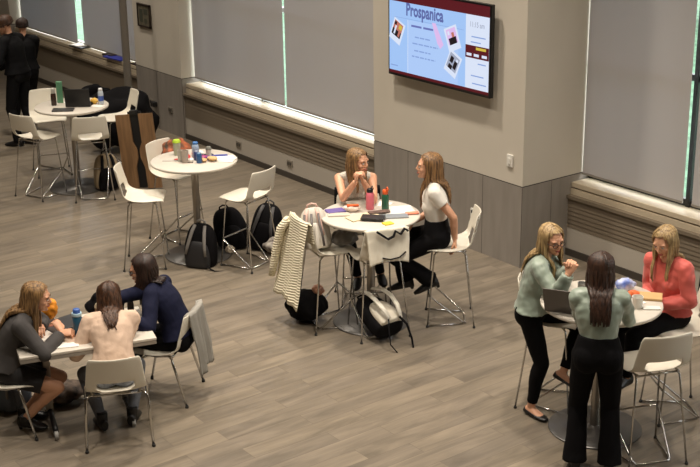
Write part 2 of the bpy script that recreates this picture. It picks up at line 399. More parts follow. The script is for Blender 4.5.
def plate(x0, x1, z0, z1, m, name, k=1, rot=0):
    g = G(); cx, cz = (x0 + x1) / 2, (z0 + z1) / 2
    pts = [((x0 - cx), (z0 - cz)), ((x1 - cx), (z0 - cz)), ((x1 - cx), (z1 - cz)), ((x0 - cx), (z1 - cz))]
    c, s_ = math.cos(rot), math.sin(rot)
    g.add([(cx + a * c - b * s_, -.0008 * k, cz + a * s_ + b * c) for a, b in pts], [(0, 1, 2, 3)])
    return g.build(name, m, scrn if scrn else tv)
scrn = None
scrn = plate(.022, TW - .022, .03, THh - .02, SM, 'screen', 1)
plate(.022, 1.27, .062, .82, SB, 'slide_background', 2)
plate(.34, 1.16, .062, .64, SB2, 'slide_card', 3); plate(.335, .35, .062, .64, SW, 'card_edge', 3)
plate(1.27, TW - .022, .062, .82, SW, 'sidebar', 2)
plate(1.27, TW - .022, .38, .51, SM, 'sidebar_band', 4)
txt('Prospanica', .31, .69, .185, emat('slate', (96, 108, 172), .9), scrn, .003, .006, sx=.76)
txt('11:15 am', 1.33, .70, .076, SG, scrn, .003, .001, sx=.8)
plate(.1, 1.24, .648, .652, SD, 'rule_line', 4)
random.seed(5)
g = G()
for (x0, x1, z) in ((.40, .57, .585), (.60, .76, .585)): g.bb(x0, x1, -.004, -.0032, z - .011, z + .011)
g.build('slide_heading', emat('slate2', (110, 120, 190), .9), scrn)
g = G()
for z, a, b in ((.47, .46, .72), (.40, .42, .84), (.325, .45, .72), (.26, .41, .80)):
    x = a
    while x < b:
        wd = .03 + random.random() * .06; g.bb(x, min(x + wd, b), -.004, -.0032, z - .007, z + .007); x += wd + .015
for (x0, x1, z) in ((1.36, 1.57, .60), (1.35, 1.5, .545), (1.36, 1.55, .20), (1.38, 1.59, .12), (1.46, 1.58, .33)): g.bb(x0, x1, -.004, -.0032, z - .006, z + .006)
g.bb(.05, .17, -.004, -.0032, .11, .122)
g.build('slide_text', SD, scrn)
def slant(pts, m, name, k):
    G().add([(x, -.0008 * k, z) for x, z in pts], [tuple(range(len(pts)))]).build(name, m, scrn)
slant([(.74, .66), (.80, .66), (.93, .45), (.88, .40), (.83, .45)], SP, 'pink_stroke', 5)
def photo(cx, cz, rot, pal):
    plate(cx - .1, cx + .1, cz - .13, cz + .12, SW, 'photo_frame', 6, rot)
    cs, sn = math.cos(rot), math.sin(rot)
    for (a, b, wd, h, m) in pal:
        x = cx + a * cs - b * sn; z = cz + a * sn + b * cs
        plate(x - wd / 2, x + wd / 2, z - h / 2, z + h / 2, m, 'photo_patch', 8 + pal.index((a, b, wd, h, m)), rot)
photo(.16, .50, R(-24), [(0, .02, .15, .16, SR), (0, -.03, .15, .07, SK), (-.05, .07, .035, .04, SK), (.04, .06, .05, .05, SY), (-.03, .0, .025, .1, SW), (.045, -.02, .03, .06, SR)])
photo(1.07, .545, R(22), [(0, .02, .15, .16, SP), (0, -.03, .12, .07, SK), (.02, .03, .04, .05, SR), (-.04, .06, .03, .04, SW)])
photo(1.08, .28, R(-26), [(0, .01, .16, .17, SG), (-.03, .03, .05, .07, SK), (.04, .0, .05, .09, SK), (-.02, -.05, .06, .05, SK), (.05, .06, .03, .03, SW)])
plate(1.43, 1.58, .47, .497, SY, 'band_badge', 6)
g = G()
for x in (1.29, 1.40, 1.52): g.bb(x, x + .075, -.0052, -.0046, .40, .428)
g.build('band_text', SW, scrn)

# ------------------------------------------------------------------ stools and chairs
def shell_mesh(parent, sz, mtl=SHELL):
    prof = [(.222, -.022), (.215, -.004), (.17, .002), (.10, -.004), (.03, -.010), (-.04, -.013), (-.10, -.012), (-.15, -.004), (-.185, .012), (-.208, .036), (-.222, .066), (-.234, .10), (-.245, .14), (-.257, .19), (-.270, .245), (-.280, .29), (-.284, .315)]
    wid = [.185, .20, .213, .220, .224, .226, .227, .228, .228, .227, .225, .222, .218, .213, .207, .200, .188]
    N = 16; g = G(); vs = []
    for i, ((y, z), hw) in enumerate(zip(prof, wid)):
        t = max(0, min(1, (i - 6) / 5)); cu = .022 * math.exp(-((i - 8) / 3.0) ** 2)
        for j in range(N + 1):
            u = -1 + 2 * j / N
            vs.append((hw * u, y + .045 * t * u * u, sz + z + cu * abs(u) ** 3 * 1.6 - .012 * (1 - t) * (abs(u) ** 6)))
    fs = []
    for i in range(len(prof) - 1):
        for j in range(N):
            if i in (9, 10) and 3 <= j < N - 3: continue
            if i == 8 and 4 <= j < N - 4: continue
            a = i * (N + 1) + j; fs.append((a, a + 1, a + N + 2, a + N + 1))
    g.add(vs, fs)
    return g.build('seat_shell', mtl, parent, smooth=True, solid=.011, subdiv=1)
def make_stool():
    t = empty('bar_stool'); SZ = .76
    shell_mesh(t, SZ)
    g = G()
    for sx in (-1, 1): g.tube([(sx * .16, .15, SZ - .03), (sx * .17, 0, SZ - .035), (sx * .16, -.15, SZ - .03)], .008)
    g.tube([(-.17, .13, SZ - .04), (.17, .13, SZ - .04)], .008); g.tube([(-.17, -.13, SZ - .04), (.17, -.13, SZ - .04)], .008)
    g.build('seat_bracket', CHROME, t, smooth=True)
    for sx in (-1, 1):
        for (y0, y1, nm) in ((.14, .205, 'f'), (-.14, -.225, 'r')):
            x1 = .215 if nm == 'f' else .235
            l = G().tube([(sx * .165, y0 * .8, SZ - .035), (sx * .172, y0 * 1.02, SZ - .06), (sx * x1, y1, .012)], .0075).build('leg', CHROME, t, smooth=True)
            G().lathe([(.012, 0), (.014, .006), (.010, .02)], (sx * x1, y1, 0), 10).build('glide', RUBBER, l, smooth=True)
    g = G()
    q = [(-.2, .19, .30), (.2, .19, .30)]
    g.tube([(-.13, -.15, .012), (-.15, -.12, .03), (-.2, .17, .29), (-.195, .19, .30), (.195, .19, .30), (.2, .17, .29), (.15, -.12, .03), (.13, -.15, .012), (-.13, -.15, .012)], .0085)
    g.build('footrest', CHROME, t, smooth=True)
    for sx in (-1, 1):
        G().tube([(sx * .213, .20, .012), (sx * .15, -.13, .012)], .0075).build('floor_rail', CHROME, t, smooth=True)
    return t
def make_chair():
    t = empty('low_chair'); SZ = .45
    shell_mesh(t, SZ)
    g = G()
    for sx in (-1, 1): g.tube([(sx * .17, .12, SZ - .03), (sx * .19, 0, SZ - .035), (sx * .18, -.14, SZ - .028)], .009)
    g.tube([(-.18, .1, SZ - .035), (.18, .1, SZ - .035)], .009); g.tube([(-.18, -.13, SZ - .035), (.18, -.13, SZ - .035)], .009)
    g.build('seat_bracket', CHROME, t, smooth=True)
    for sx in (-1, 1):
        for (ya, yb) in ((.11, .205), (-.13, -.245)):
            l = G().tube([(sx * .17, ya * .7, SZ - .035), (sx * .215, ya, SZ - .04), (sx * .232, ya * 1.08, SZ - .065), (sx * .25, yb, .015)], .0105).build('leg', CHROME, t, smooth=True)
            G().lathe([(.013, 0), (.015, .008), (.011, .026)], (sx * .25, yb, 0), 10).build('glide', RUBBER, l, smooth=True)
    return t
stool0 = make_stool()
used = [False]
def stool(x, y, dx, dy, label, grp):
    o = stool0 if not used[0] else copy_tree(stool0); used[0] = True
    o.location = (x, y, 0); o.rotation_euler = (0, 0, face(dx, dy)); tag(o, label, 'stool', grp); return o
GA, GB, GC, GE = 'bar stools at the far table', 'bar stools at the table with green-lidded cup', 'bar stools at the middle table', 'bar stools at the table with the standing women'
stool(-14.72, 6.20, -.35, .93, 'white bar stool at the far table nearest the left edge of the photo', GA)
stool(-14.22, 6.67, -.92, .40, 'white bar stool at the far table, just left of the wooden board', GA)
stool(-15.54, 6.73, .95, -.3, 'white bar stool right in front of the dark-suited man, beside the green carton', GA)
stool(-14.98, 7.44, -.25, -.97, 'white bar stool between the far table and the black heap of coats', GA)
stool(-11.66, 6.02, .55, .83, 'empty white bar stool just in front of the wooden board', GB)
stool(-10.98, 6.86, -.93, -.30, 'empty white bar stool standing over the striped scarf', GB)
stool(-12.22, 6.72, .9, .30, 'white bar stool tucked under the far rim of the table, orange bag on it', GB)
SC1 = stool(-9.15, 6.56, .22, .97, 'white bar stool under the cream knit cardigan and pale backpack', GC)
SC2 = stool(-8.70, 6.79, -.93, .30, 'white bar stool with a cream cloth and black strap over its back', GC)
SC3 = stool(-8.52, 7.50, -.62, -.78, 'white bar stool holding the woman in white tee and black trousers', GC)
SC4 = stool(-9.42, 7.16, .85, -.50, 'white bar stool holding the woman in the sleeveless pale top', GC)
SE1 = stool(-6.69, 7.00, .80, .45, 'white bar stool behind the blonde woman with glasses in green', GE)
SE2 = stool(-5.62, 6.89, -.93, .36, 'empty white bar stool nearest the viewer, beside the standing dark-haired woman', GE)
SE3 = stool(-5.93, 7.62, -.50, -.86, 'white bar stool holding the woman in the coral blouse', GE)
chair0 = make_chair()
def chair(o, x, y, dx, dy, label):
    o.location = (x, y, 0); o.rotation_euler = (0, 0, face(dx, dy)); tag(o, label, 'chair', 'low chairs around the rectangular table'); return o
CD1 = chair(chair0, -8.34, 3.96, -.90, .43, 'low white chair holding the woman in the pale pink top, back slot visible')
CD2 = chair(copy_tree(chair0), -8.98, 3.38, .55, .84, 'low white chair holding the woman in dark grey jacket and skirt')
CD3 = chair(copy_tree(chair0), -8.77, 4.62, -.72, -.69, 'low white chair with a grey jacket hanging over its back')

# ------------------------------------------------------------------ tables
def make_round():
    t = empty('round_table')
    G().lathe([(.44, 1.028), (.452, 1.034), (.457, 1.045), (.455, 1.056), (.449, 1.06)], n=64).build('tabletop', TOP, t, smooth=True, auto=50)
    G().lathe([(.2, 1.012), (.2, 1.028)], n=32).build('mounting_plate', BLACKM, t, smooth=True, auto=50)
    G().lathe([(.038, .02), (.038, 1.012)], n=24).build('pedestal', STEEL, t, smooth=True, auto=50)
    G().lathe([(.355, 0), (.36, .004), (.36, .012), (.352, .018), (.06, .024), (.045, .034), (.04, .034)], n=64).build('base', DISC, t, smooth=True, auto=40)
    return t
rt = make_round()
TC = {'A': (-14.72, 6.69), 'B': (-11.55, 6.58), 'C': (-8.92, 6.89), 'E': (-6.14, 6.93)}
LB = {'A': 'round white bar table at the far left with an open black laptop', 'B': 'round white bar table holding the green-lidded cup and snacks',
      'C': 'round white bar table with a pink bottle and a green bottle', 'E': 'round white bar table between the women in green and coral'}
for i, k in enumerate('ABCE'):
    o = rt if i == 0 else copy_tree(rt)
    o.location = (*TC[k], 0); tag(o, LB[k], 'table', 'round bar tables')
LT_C, LT_A = V((-8.79, 3.92, 0)), math.atan2(.958, .285)      # low table: local x = long side
lt = empty('rectangular_table', LT_C, LT_A, 'low white rectangular table with three women around it', 'table')
LTL, LTW = 1.04, .70
G().box((0, 0, .728), (LTL, LTW, .024)).build('tabletop', TOP, lt, bevel=.006)
G().box((0, 0, .700), (LTL - .004, LTW - .004, .03)).build('edge_band', EDGE, lt, bevel=.004)
for sx in (-1, 1):
    f = G()
    f.box((sx * .30, 0, .40), (.06, .05, .6)).build('table_leg', STEEL, lt, bevel=.008)
    g = G(); g.tube([(sx * .30, -.30, .055), (sx * .30, -.27, .085), (sx * .30, 0, .11), (sx * .30, .27, .085), (sx * .30, .30, .055)], .022); g.build('foot_bar', BLACKM, lt, smooth=True)
    for sy in (-1, 1):
        c = G().lathe([(.032, -.014), (.036, -.008), (.036, .008), (.032, .014)], (sx * .30, sy * .31, .036), 20, (PI / 2, 0, PI / 2 * 1)).build('caster', mat('grey_caster', (150, 148, 144), .5), lt, smooth=True, auto=40)
        G().lathe([(.012, -.018), (.012, .018)], (sx * .30, sy * .31, .036), 12, (PI / 2, 0, PI / 2)).build('hub', BLACKM, c)
G().box((0, 0, .60), (.56, .02, .12)).build('modesty_bar', STEEL, lt)

# ------------------------------------------------------------------ small things on the tables
def on(k, u, v):      # a spot on table k: u to the right along the picture, v away from the viewer (metres)
    c = V((*TC[k], 0)) if k in TC else V((LT_C.x, LT_C.y, 0))
    return c + V((.598, .802, 0)) * u + V((-.802, .598, 0)) * v
ZT, ZL = 1.061, .741
def bottle(p, z, h, r, body, lid, label, name='bottle', cat='bottle', straw=False, lidh=.18, grp=None, band=None, rz=0):
    t = empty(name, (p.x, p.y, z), rz, label, cat, grp)
    hb = h * (1 - lidh)
    G().lathe([(r * .9, 0), (r, .008), (r, hb * .78), (r * .92, hb * .92), (r * .7, hb)], n=24).build('bottle_body', body, t, smooth=True, auto=50)
    G().lathe([(r * .72, hb), (r * .78, hb + .004), (r * .74, h - .006), (r * .6, h)], n=24).build('lid', lid, t, smooth=True, auto=50)
    if straw: G().tube([(r * .1, 0, h - .005), (r * .9, 0, h + .03), (r * 1.3, 0, h + .012), (r * .9, 0, h - .02)], .006).build('carry_loop', lid, t, smooth=True)
    if band: G().lathe([(r * 1.015, hb * .25), (r * 1.02, hb * .26), (r * 1.02, hb * .62), (r * 1.015, hb * .63)], n=24).build('label_band', band, t, smooth=True, auto=50)
    return t
def slab(name, p, z, d, rz, m, label, cat, bev=.003, tilt=(0, 0), grp=None):
    g = G().box((0, 0, d[2] / 2), d); o = g.build(name, m, bevel=bev); o.location = (p.x, p.y, z); o.rotation_euler = (tilt[0], tilt[1], rz)
    return tag(o, label, cat, grp)
AX = math.atan2(.802, .598)
def laptop(p, z, rz, label, m, lidang=100, w_=.32, d_=.22):
    t = empty('laptop', (p.x, p.y, z), rz, label, 'laptop')
    b = G().box((0, 0, .008), (w_, d_, .016)).build('keyboard_base', m, t, bevel=.003)
    G().box((0, -.015, .0165), (w_ * .86, d_ * .5, .002)).build('keys', BLACKM, b)
    a = R(lidang)
    l = G().box((0, 0, d_ / 2), (w_, .007, d_), None).build('lid', m, t, bevel=.003)
    l.location = (0, d_ / 2, .014); l.rotation_euler = (-(a - PI / 2), 0, 0)
    G().box((0, -.0042, d_ / 2), (w_ * .93, .001, d_ * .88)).build('screen', mat('laptop_screen_off', (30, 32, 36), .2), l)
    return t
def lump(name, p, z, r, m, label, cat, rz=0, seed=0, amp=.25, grp=None, vox=None, tilt=(0, 0)):
    g = G().ell((0, 0, r[2]), r, None, 18, 12)
    o = remesh(g, vox or min(r) * .16, 2, lambda q: min(r) * amp * noise.noise(q * (1.6 / max(r)) * 1.4 + V((seed, 0, 0))))
    mz = min(v[2] for v in o.v); o.v = [(v[0], v[1], max(v[2] - mz, 0)) for v in o.v]
    o = o.build(name, m, smooth=True); o.location = (p.x, p.y, z); o.rotation_euler = (tilt[0], tilt[1], rz)
    return tag(o, label, cat, grp)
GREEN = mat('green_bottle', (36, 92, 66), .4); PINK = mat('pink_bottle', (222, 112, 128), .45); ORG = mat('orange_plastic', (224, 96, 40), .45)
# --- far table
p = on('A', -.18, .10)
slab('snack_carton', on('A', -.17, .16), ZT, (.075, .045, .27), AX + .2, mat('green_carton', (92, 142, 108), .5), 'tall green carton standing at the left of the far table', 'carton')
bottle(on('A', -.22, .02), ZT, .22, .034, mat('cola', (48, 30, 22), .15), mat('clear_cap', (170, 166, 156), .3), 'brown cola bottle standing in front of the green carton', lidh=.3)
laptop(on('A', .1, .02), ZT, AX + PI, 'open black laptop in the middle of the far table', mat('laptop_black', (20, 20, 22), .4), 98, .31, .22)
slab('tablet', on('A', -.05, -.26), ZT, (.26, .15, .016), AX + .08, mat('tablet_dark', (58, 56, 56), .4), 'dark grey tablet lying on the near rim of the far table', 'tablet')
bottle(on('A', .36, .06), ZT, .2, .034, mat('water', (196, 204, 214), .2), mat('cap_white', (225, 225, 225), .4), 'small water bottle with a blue label by the yellow snack', lidh=.16, band=mat('blue_label', (70, 96, 170), .5))
lump('snack_bag', on('A', .27, .08), ZT, (.055, .04, .035), mat('yellow_snack', (226, 176, 70), .5), 'crumpled yellow snack bag beside the water bottle', 'snack bag', .3, 2)
slab('napkin', on('A', -.05, .18), ZT, (.16, .12, .004), AX + .5, PAPER, 'white napkin beside the green carton', 'napkin')
slab('napkin', on('A', .34, -.06), ZT, (.15, .11, .004), AX - .3, PAPER, 'white napkin in front of the water bottle', 'napkin')
# --- table with the green-lidded cup
def cup(p, z, h, r0, r1, m, lid, label, name='cup', grp=None):
    t = empty(name, (p.x, p.y, z), 0, label, 'cup', grp)
    G().lathe([(r0, 0), (r0 + .002, .004), (r1, h), (r1 - .003, h), (r0 - .002, .008)], n=24).build('cup_body', m, t, smooth=True, auto=50)
    if lid: G().lathe([(r1 + .003, h), (r1 + .003, h + .008), (r1 * .8, h + .03), (r1 * .3, h + .034)], n=24).build('lid', lid, t, smooth=True, auto=50)
    return t
cup(on('B', -.20, .20), ZT, .14, .03, .042, mat('cup_grey_green', (168, 172, 150), .35), mat('lime_lid', (176, 206, 60), .45), 'tall pale cup with a lime green lid')
cup(on('B', -.08, -.1), ZT, .13, .03, .038, mat('cup_frosted', (172, 158, 146), .3), None, 'clear plastic cup at the front of the snack table')
cup(on('B', .15, .08), ZT, .09, .025, .03, mat('cup_clear_small', (190, 186, 178), .3), mat('lid_greyish', (120, 120, 112), .4), 'small clear cup with a grey lid beside the blue pen case')
bottle(on('B', .01, .1), ZT, .17, .038, mat('can_blue_white', (158, 176, 200), .35), mat('cap_blue', (60, 110, 170), .4), 'pale blue bottle with a blue cap among the snacks', lidh=.15)
bottle(on('B', .07, -.12), ZT, .11, .03, mat('can_blue', (38, 82, 130), .3), mat('can_top', (120, 150, 180), .3), 'short blue drink can at the front of the snack table', lidh=.08, name='drink_can', cat='can')
bottle(on('B', .03, -.01), ZT, .10, .028, mat('can_navy', (44, 60, 110), .3), mat('can_top2', (140, 150, 170), .3), 'navy drink can behind the short blue can', lidh=.08, name='drink_can', cat='can')
slab('phone', on('B', .26, .12), ZT, (.17, .07, .014), AX + .15, mat('phone_blue', (52, 66, 150), .4), 'blue pen case lying at the back right of the snack table', 'case')
slab('paper_sheet', on('B', .31, .0), ZT, (.25, .2, .006), AX - .2, PAPER, 'white papers at the right of the snack table', 'paper')
slab('paper_sheet', on('B', .33, .03), ZT + .007, (.2, .16, .005), AX + .3, PAPER, 'upper white paper on the stack at the right of the snack table', 'paper')
lump('sandwich', on('B', .2, -.06), ZT + .007, (.06, .045, .022), mat('bread', (206, 168, 116), .7), 'tan sandwich half on the snack table papers', 'sandwich', .4, 3)
lump('sandwich', on('B', .11, -.09), ZT, (.04, .035, .02), mat('bread', (206, 168, 116), .7), 'small piece of bread beside the blue can', 'bread', .4, 5)
lump('wrapper', on('B', -.09, .09), ZT, (.06, .035, .02), mat('red_foil', (190, 50, 46), .4), 'crumpled red wrapper behind the clear cup', 'wrapper', .2, 1)
lump('wrapper', on('B', -.18, .0), ZT, (.03, .02, .008), mat('red_foil', (190, 50, 46), .4), 'tiny red wrapper left of the clear cup', 'wrapper', .9, 8)
lump('wrapper', on('B', .10, .01), ZT, (.06, .035, .022), mat('magenta_foil', (150, 50, 110), .45), 'crumpled magenta wrapper in the middle of the snack table', 'wrapper', 1.2, 4)
lump('wrapper', on('B', -.0, .17), ZT, (.05, .03, .018), mat('orange_red_foil', (214, 96, 70), .45), 'orange-red wrapper at the back of the snack table', 'wrapper', .5, 6)
lump('napkin', on('B', -.11, .03), ZT, (.05, .04, .02), PAPER, 'crumpled white napkin by the red wrapper', 'napkin', 0, 7)
lump('napkin', on('B', -.02, -.09), ZT, (.035, .03, .022), PAPER, 'small crumpled white napkin beside the clear cup', 'napkin', 0, 9)
cup(on('B', -.13, -.05), ZT, .12, .028, .036, mat('cup_greyish', (176, 170, 160), .3), None, 'grey plastic cup just left of the clear front cup')
lump('wrapper', on('B', .16, -.01), ZT, (.045, .03, .02), mat('purple_foil', (86, 70, 130), .45), 'purple wrapper beside the sandwich half', 'wrapper', .2, 21)
lump('wrapper', on('B', -.05, -.02), ZT, (.04, .03, .018), mat('red_foil', (190, 50, 46), .4), 'crumpled red wrapper between the clear cup and navy can', 'wrapper', .8, 22)
lump('napkin', on('B', .05, .2), ZT, (.05, .03, .025), PAPER, 'crumpled white napkin behind the pale blue bottle', 'napkin', 0, 23)
slab('phone', on('B', .12, .17), ZT, (.13, .07, .012), AX + .5, mat('phone_dark', (40, 40, 46), .35), 'dark phone behind the small lidded cup', 'phone')
slab('paper_sheet', on('B', -.25, -.02), ZT, (.16, .05, .004), AX + .1, mat('grey_note', (176, 170, 162), .7), 'grey paper strip at the left of the snack table', 'paper')
# --- middle table
t = bottle(on('C', .0, .14), ZT, .20, .038, PINK, BLACKM, 'pink water bottle with a black looped lid', straw=True)
t = bottle(on('C', .14, .13), ZT, .19, .034, GREEN, ORG, 'dark green water bottle with an orange lid', straw=True, lidh=.22)
slab('notebook', on('C', -.32, .07), ZT, (.17, .12, .018), AX + .35, mat('purple_cover', (104, 88, 150), .5), 'purple notebook on the left of the middle table', 'notebook')
slab('notebook', on('C', -.29, -.03), ZT, (.2, .09, .012), AX + .1, mat('grey_cover', (196, 186, 172), .5), 'pale magazine poking out below the purple notebook', 'magazine')
lump('snack_bag', on('C', -.17, .08), ZT, (.08, .05, .03), mat('white_snack', (232, 214, 200), .45), 'white snack bag with an orange strip on the middle table', 'snack bag', AX, 3)
slab('snack_bar', on('C', -.16, .06), ZT + .058, (.11, .03, .014), AX + .1, ORG, 'orange snack bar lying on the white snack bag', 'snack bar')
slab('magazine', on('C', -.07, -.1), ZT, (.3, .15, .012), AX + .55, mat('cream_page', (222, 206, 172), .6), 'cream magazine in the centre of the middle table', 'magazine')
slab('notebook', on('C', .02, -.18), ZT + .013, (.21, .12, .02), AX - .2, mat('black_cover', (34, 32, 34), .5), 'black notebook on the cream magazine', 'notebook')
slab('magazine', on('C', .08, .0), ZT + .013, (.2, .07, .012), AX + .3, mat('magazine_dark', (94, 74, 66), .5, var=.4, vscale=30), 'small folded leaflet with a dark photo by the green bottle', 'leaflet')
slab('tablet', on('C', .22, -.10), ZT, (.24, .11, .014), AX + .12, mat('tablet_grey', (160, 164, 168), .35, metal=.4), 'silver tablet on the right half of the middle table', 'tablet')
slab('paper_sheet', on('C', .26, .10), ZT, (.28, .22, .004), AX + .2, PAPER, 'large white paper on the right of the middle table', 'paper')
slab('paper_sheet', on('C', .1, .3), ZT, (.2, .14, .004), AX - .5, PAPER, 'white paper behind the green bottle', 'paper')
slab('sticky_notes', on('C', .15, -.30), ZT, (.09, .07, .012), AX + .5, mat('yellow_note', (240, 214, 66), .6), 'yellow sticky note pad at the near rim of the middle table', 'note pad')
slab('phone', on('C', .38, -.02), ZT + .005, (.12, .06, .01), AX + .15, mat('coral_case', (236, 140, 110), .45), 'phone in a coral case on the white paper', 'phone')
# --- low table
bottle(on('D', .00, -.12), ZL, .235, .037, mat('teal_blue', (38, 92, 122), .35), mat('blue_lid', (60, 96, 168), .4), 'tall blue insulated bottle with a blue lid on the low table', lidh=.2, band=None)
o = G().lathe([(.0375, .0), (.0385, .003), (.0385, .022), (.0375, .025)], n=24).build('bottle_collar', mat('pale_blue_collar', (176, 206, 220), .4), smooth=True, auto=50)
o.parent = [q for q in bpy.data.objects if q.get('label', '').startswith('tall blue insulated')][0]; o.location = (0, 0, .178)
t = cup(on('D', .15, .02), ZL, .19, .030, .036, mat('tumbler_tan', (150, 116, 82), .3), mat('tumbler_lid', (206, 190, 160), .4), 'tan iced coffee tumbler beside the dark-haired woman in pink', name='tumbler')
G().lathe([(.0375, .08), (.038, .081), (.038, .115), (.0375, .116)], n=24).build('sleeve', BLACKM, t, smooth=True)
laptop_c = slab('laptop', on('D', -.16, .12), ZL, (.33, .24, .022), AX + .75, mat('laptop_charcoal', (52, 52, 54), .4), 'closed charcoal laptop behind the blue bottle', 'laptop')
slab('notebook', on('D', -.26, -.06), ZL, (.32, .30, .014), AX + .3, mat('white_cover', (232, 224, 214), .6), 'open white notebook in front of the woman in grey', 'notebook')
slab('paper_sheet', on('D', -.12, -.28), ZL, (.30, .12, .006), AX + .2, PAPER, 'white paper on the near edge of the low table', 'paper')
slab('pencil_case', on('D', -.30, .04), ZL + .015, (.17, .05, .012), AX + .4, mat('brown_strip', (120, 70, 54), .5), 'brown pencil case on the open white notebook', 'pencil case')
slab('pen', on('D', -.34, -.17), ZL + .015, (.12, .018, .01), AX + .3, mat('brown_strip', (120, 70, 54), .5), 'short brown pen on the open white notebook', 'pen')
o = G().lathe([(.04, 0), (.04, .006)], n=4).tube([(.05 * math.cos(a / 3), .04 * math.sin(a / 3), .012 + .002 * (a % 5)) for a in range(40)], .004).build('charging_cable', RUBBER, smooth=True)
o.location = (*on('D', .1, -.12).xy, ZL); tag(o, 'coiled black charging cable right of the blue bottle', 'cable')
# --- front right table
laptop(on('E', -.27, -.14), ZT, face(.50, -.86), 'open grey laptop in front of the blonde woman in green', mat('laptop_grey', (96, 90, 86), .4, metal=.3), 112, .31, .21)
bottle(on('E', .12, .30), ZT, .19, .034, mat('tea_bottle', (196, 190, 180), .25), ORG, 'clear bottle with an orange cap behind the snack bag', lidh=.17)
lump('snack_bag', on('E', .22, .20), ZT, (.08, .05, .05), mat('blue_snack', (50, 92, 190), .35, rgb2=(228, 232, 240), vscale=9), 'blue and white snack bag on the front right table', 'snack bag', AX, 5)
lump('snack_bag', on('E', .26, .08), ZT, (.045, .03, .025), mat('orange_snack', (228, 110, 60), .45), 'small orange wrapped snack before the blue bag', 'snack', AX, 6)
slab('envelope', on('E', .36, .06), ZT, (.22, .14, .02), AX - .25, mat('kraft', (196, 160, 110), .7), 'tan paper envelope near the coral blouse', 'envelope')
slab('napkin', on('E', .22, -.04), ZT, (.18, .12, .006), AX + .4, PAPER, 'white napkin in the middle of the front right table', 'napkin')
cup(on('E', .24, -.14), ZT, .09, .035, .042, WHITEP, None, 'white paper cup beside the standing woman\'s elbow')
cup(on('E', -.12, .16), ZT, .09, .03, .034, mat('glass_grey', (150, 150, 146), .2), None, 'small grey cup behind the laptop on the front right table')
slab('phone', on('E', .34, -.16), ZT, (.13, .065, .01), AX - .1, WHITEP, 'white phone lying near the rim beside the paper cup', 'phone')

# --- things on the window sill
slab('laptop', V((-19.45, 9.08, 0)),  .822, (.36, .20, .02), .1, mat('laptop_dark', (34, 32, 34), .4), 'dark closed laptop on the far left window sill', 'laptop')
slab('paper_sheet', V((-19.48, 9.07, 0)), .843, (.26, .15, .012), .15, PAPER, 'white paper lying on the dark laptop on the sill', 'paper')
slab('phone', V((-18.45, 9.10, 0)), .822, (.26, .12, .03), .1, mat('wallet', (44, 30, 26), .5), 'dark brown case on the sill beside the blue folder', 'case')
slab('folder', V((-18.18, 9.08, 0)), .822, (.50, .18, .02), .12, mat('blue_folder', (48, 58, 160), .5), 'bright blue folder on the window sill', 'folder')
slab('folder', V((-17.55, 9.10, 0)), .822, (.2, .12, .02), .0, mat('wallet', (44, 30, 26), .5), 'dark notebook at the right end of the far sill', 'notebook')

# ------------------------------------------------------------------ people
def ik(S, T, l1, l2, hint):
    S, T, hint = V(S), V(T), V(hint); d = T - S; L = d.length
    if L > (l1 + l2) * .995: d = d.normalized() * (l1 + l2) * .995; L = d.length; T = S + d
    L = max(L, abs(l1 - l2) + .02)
    a = (l1 * l1 - l2 * l2 + L * L) / (2 * L); h = math.sqrt(max(l1 * l1 - a * a, 0))
    u = d.normalized(); hp = hint - u * hint.dot(u); hp = hp.normalized() if hp.length > 1e-5 else u.orthogonal().normalized()
    return S + u * a + hp * h, T
def frame(f, up):      # matrix with columns x(right), y(f), z(up)
    f = V(f).normalized(); x = f.cross(V(up)).normalized(); z = x.cross(f)
    return Matrix(((x.x, f.x, z.x), (x.y, f.y, z.y), (x.z, f.z, z.z)))
def hand(W, d, palm, thumb_sign, curl=.5, s=1.0):
    # hand from wrist W along d, palm = direction the palm faces
    Fm = frame(d, -V(palm)); T = lambda x, y, z: V(W) + Fm @ V((x, y, z)) * s
    g = G()
    sd = Fm @ V((1, 0, 0))
    ys = [-.025, 0, .03, .06, .085]; hw = [.024, .026, .034, .040, .038]; hd = [.019, .017, .015, .014, .012]
    g.loft([T(0, y, 0) for y in ys], [v * s for v in hw], [v * s for v in hd], sd, 14)
    for i, (x, L) in enumerate(((-.030, .070), (-.010, .078), (.010, .074), (.029, .058))):
        x *= thumb_sign * -1; p = V((x, .078, 0)); a = 0.15 + .1 * i; pts = [T(*p)]
        for k, f in enumerate((.45, .32, .26)):
            a += curl * (1.15, 1.0, .8)[k]
            p = p + V((x * .12 * (1 - curl), math.cos(a), -math.sin(a))) * L * f; pts.append(T(*p))
        g.tube([T(x, .06, 0)] + pts, [.0088 * s, .0088 * s, .0082 * s, .0076 * s, .006 * s], 8)
    x = thumb_sign * .03
    g.tube([T(x * .8, .01, -.004), T(x * 1.5, .035, -.014), T(x * 1.7, .062, -.024 - .012 * curl), T(x * 1.5, .085, -.03 - .02 * curl)], [.013 * s, .0115 * s, .0095 * s, .007 * s], 8)
    return remesh(g, .0036, 1)
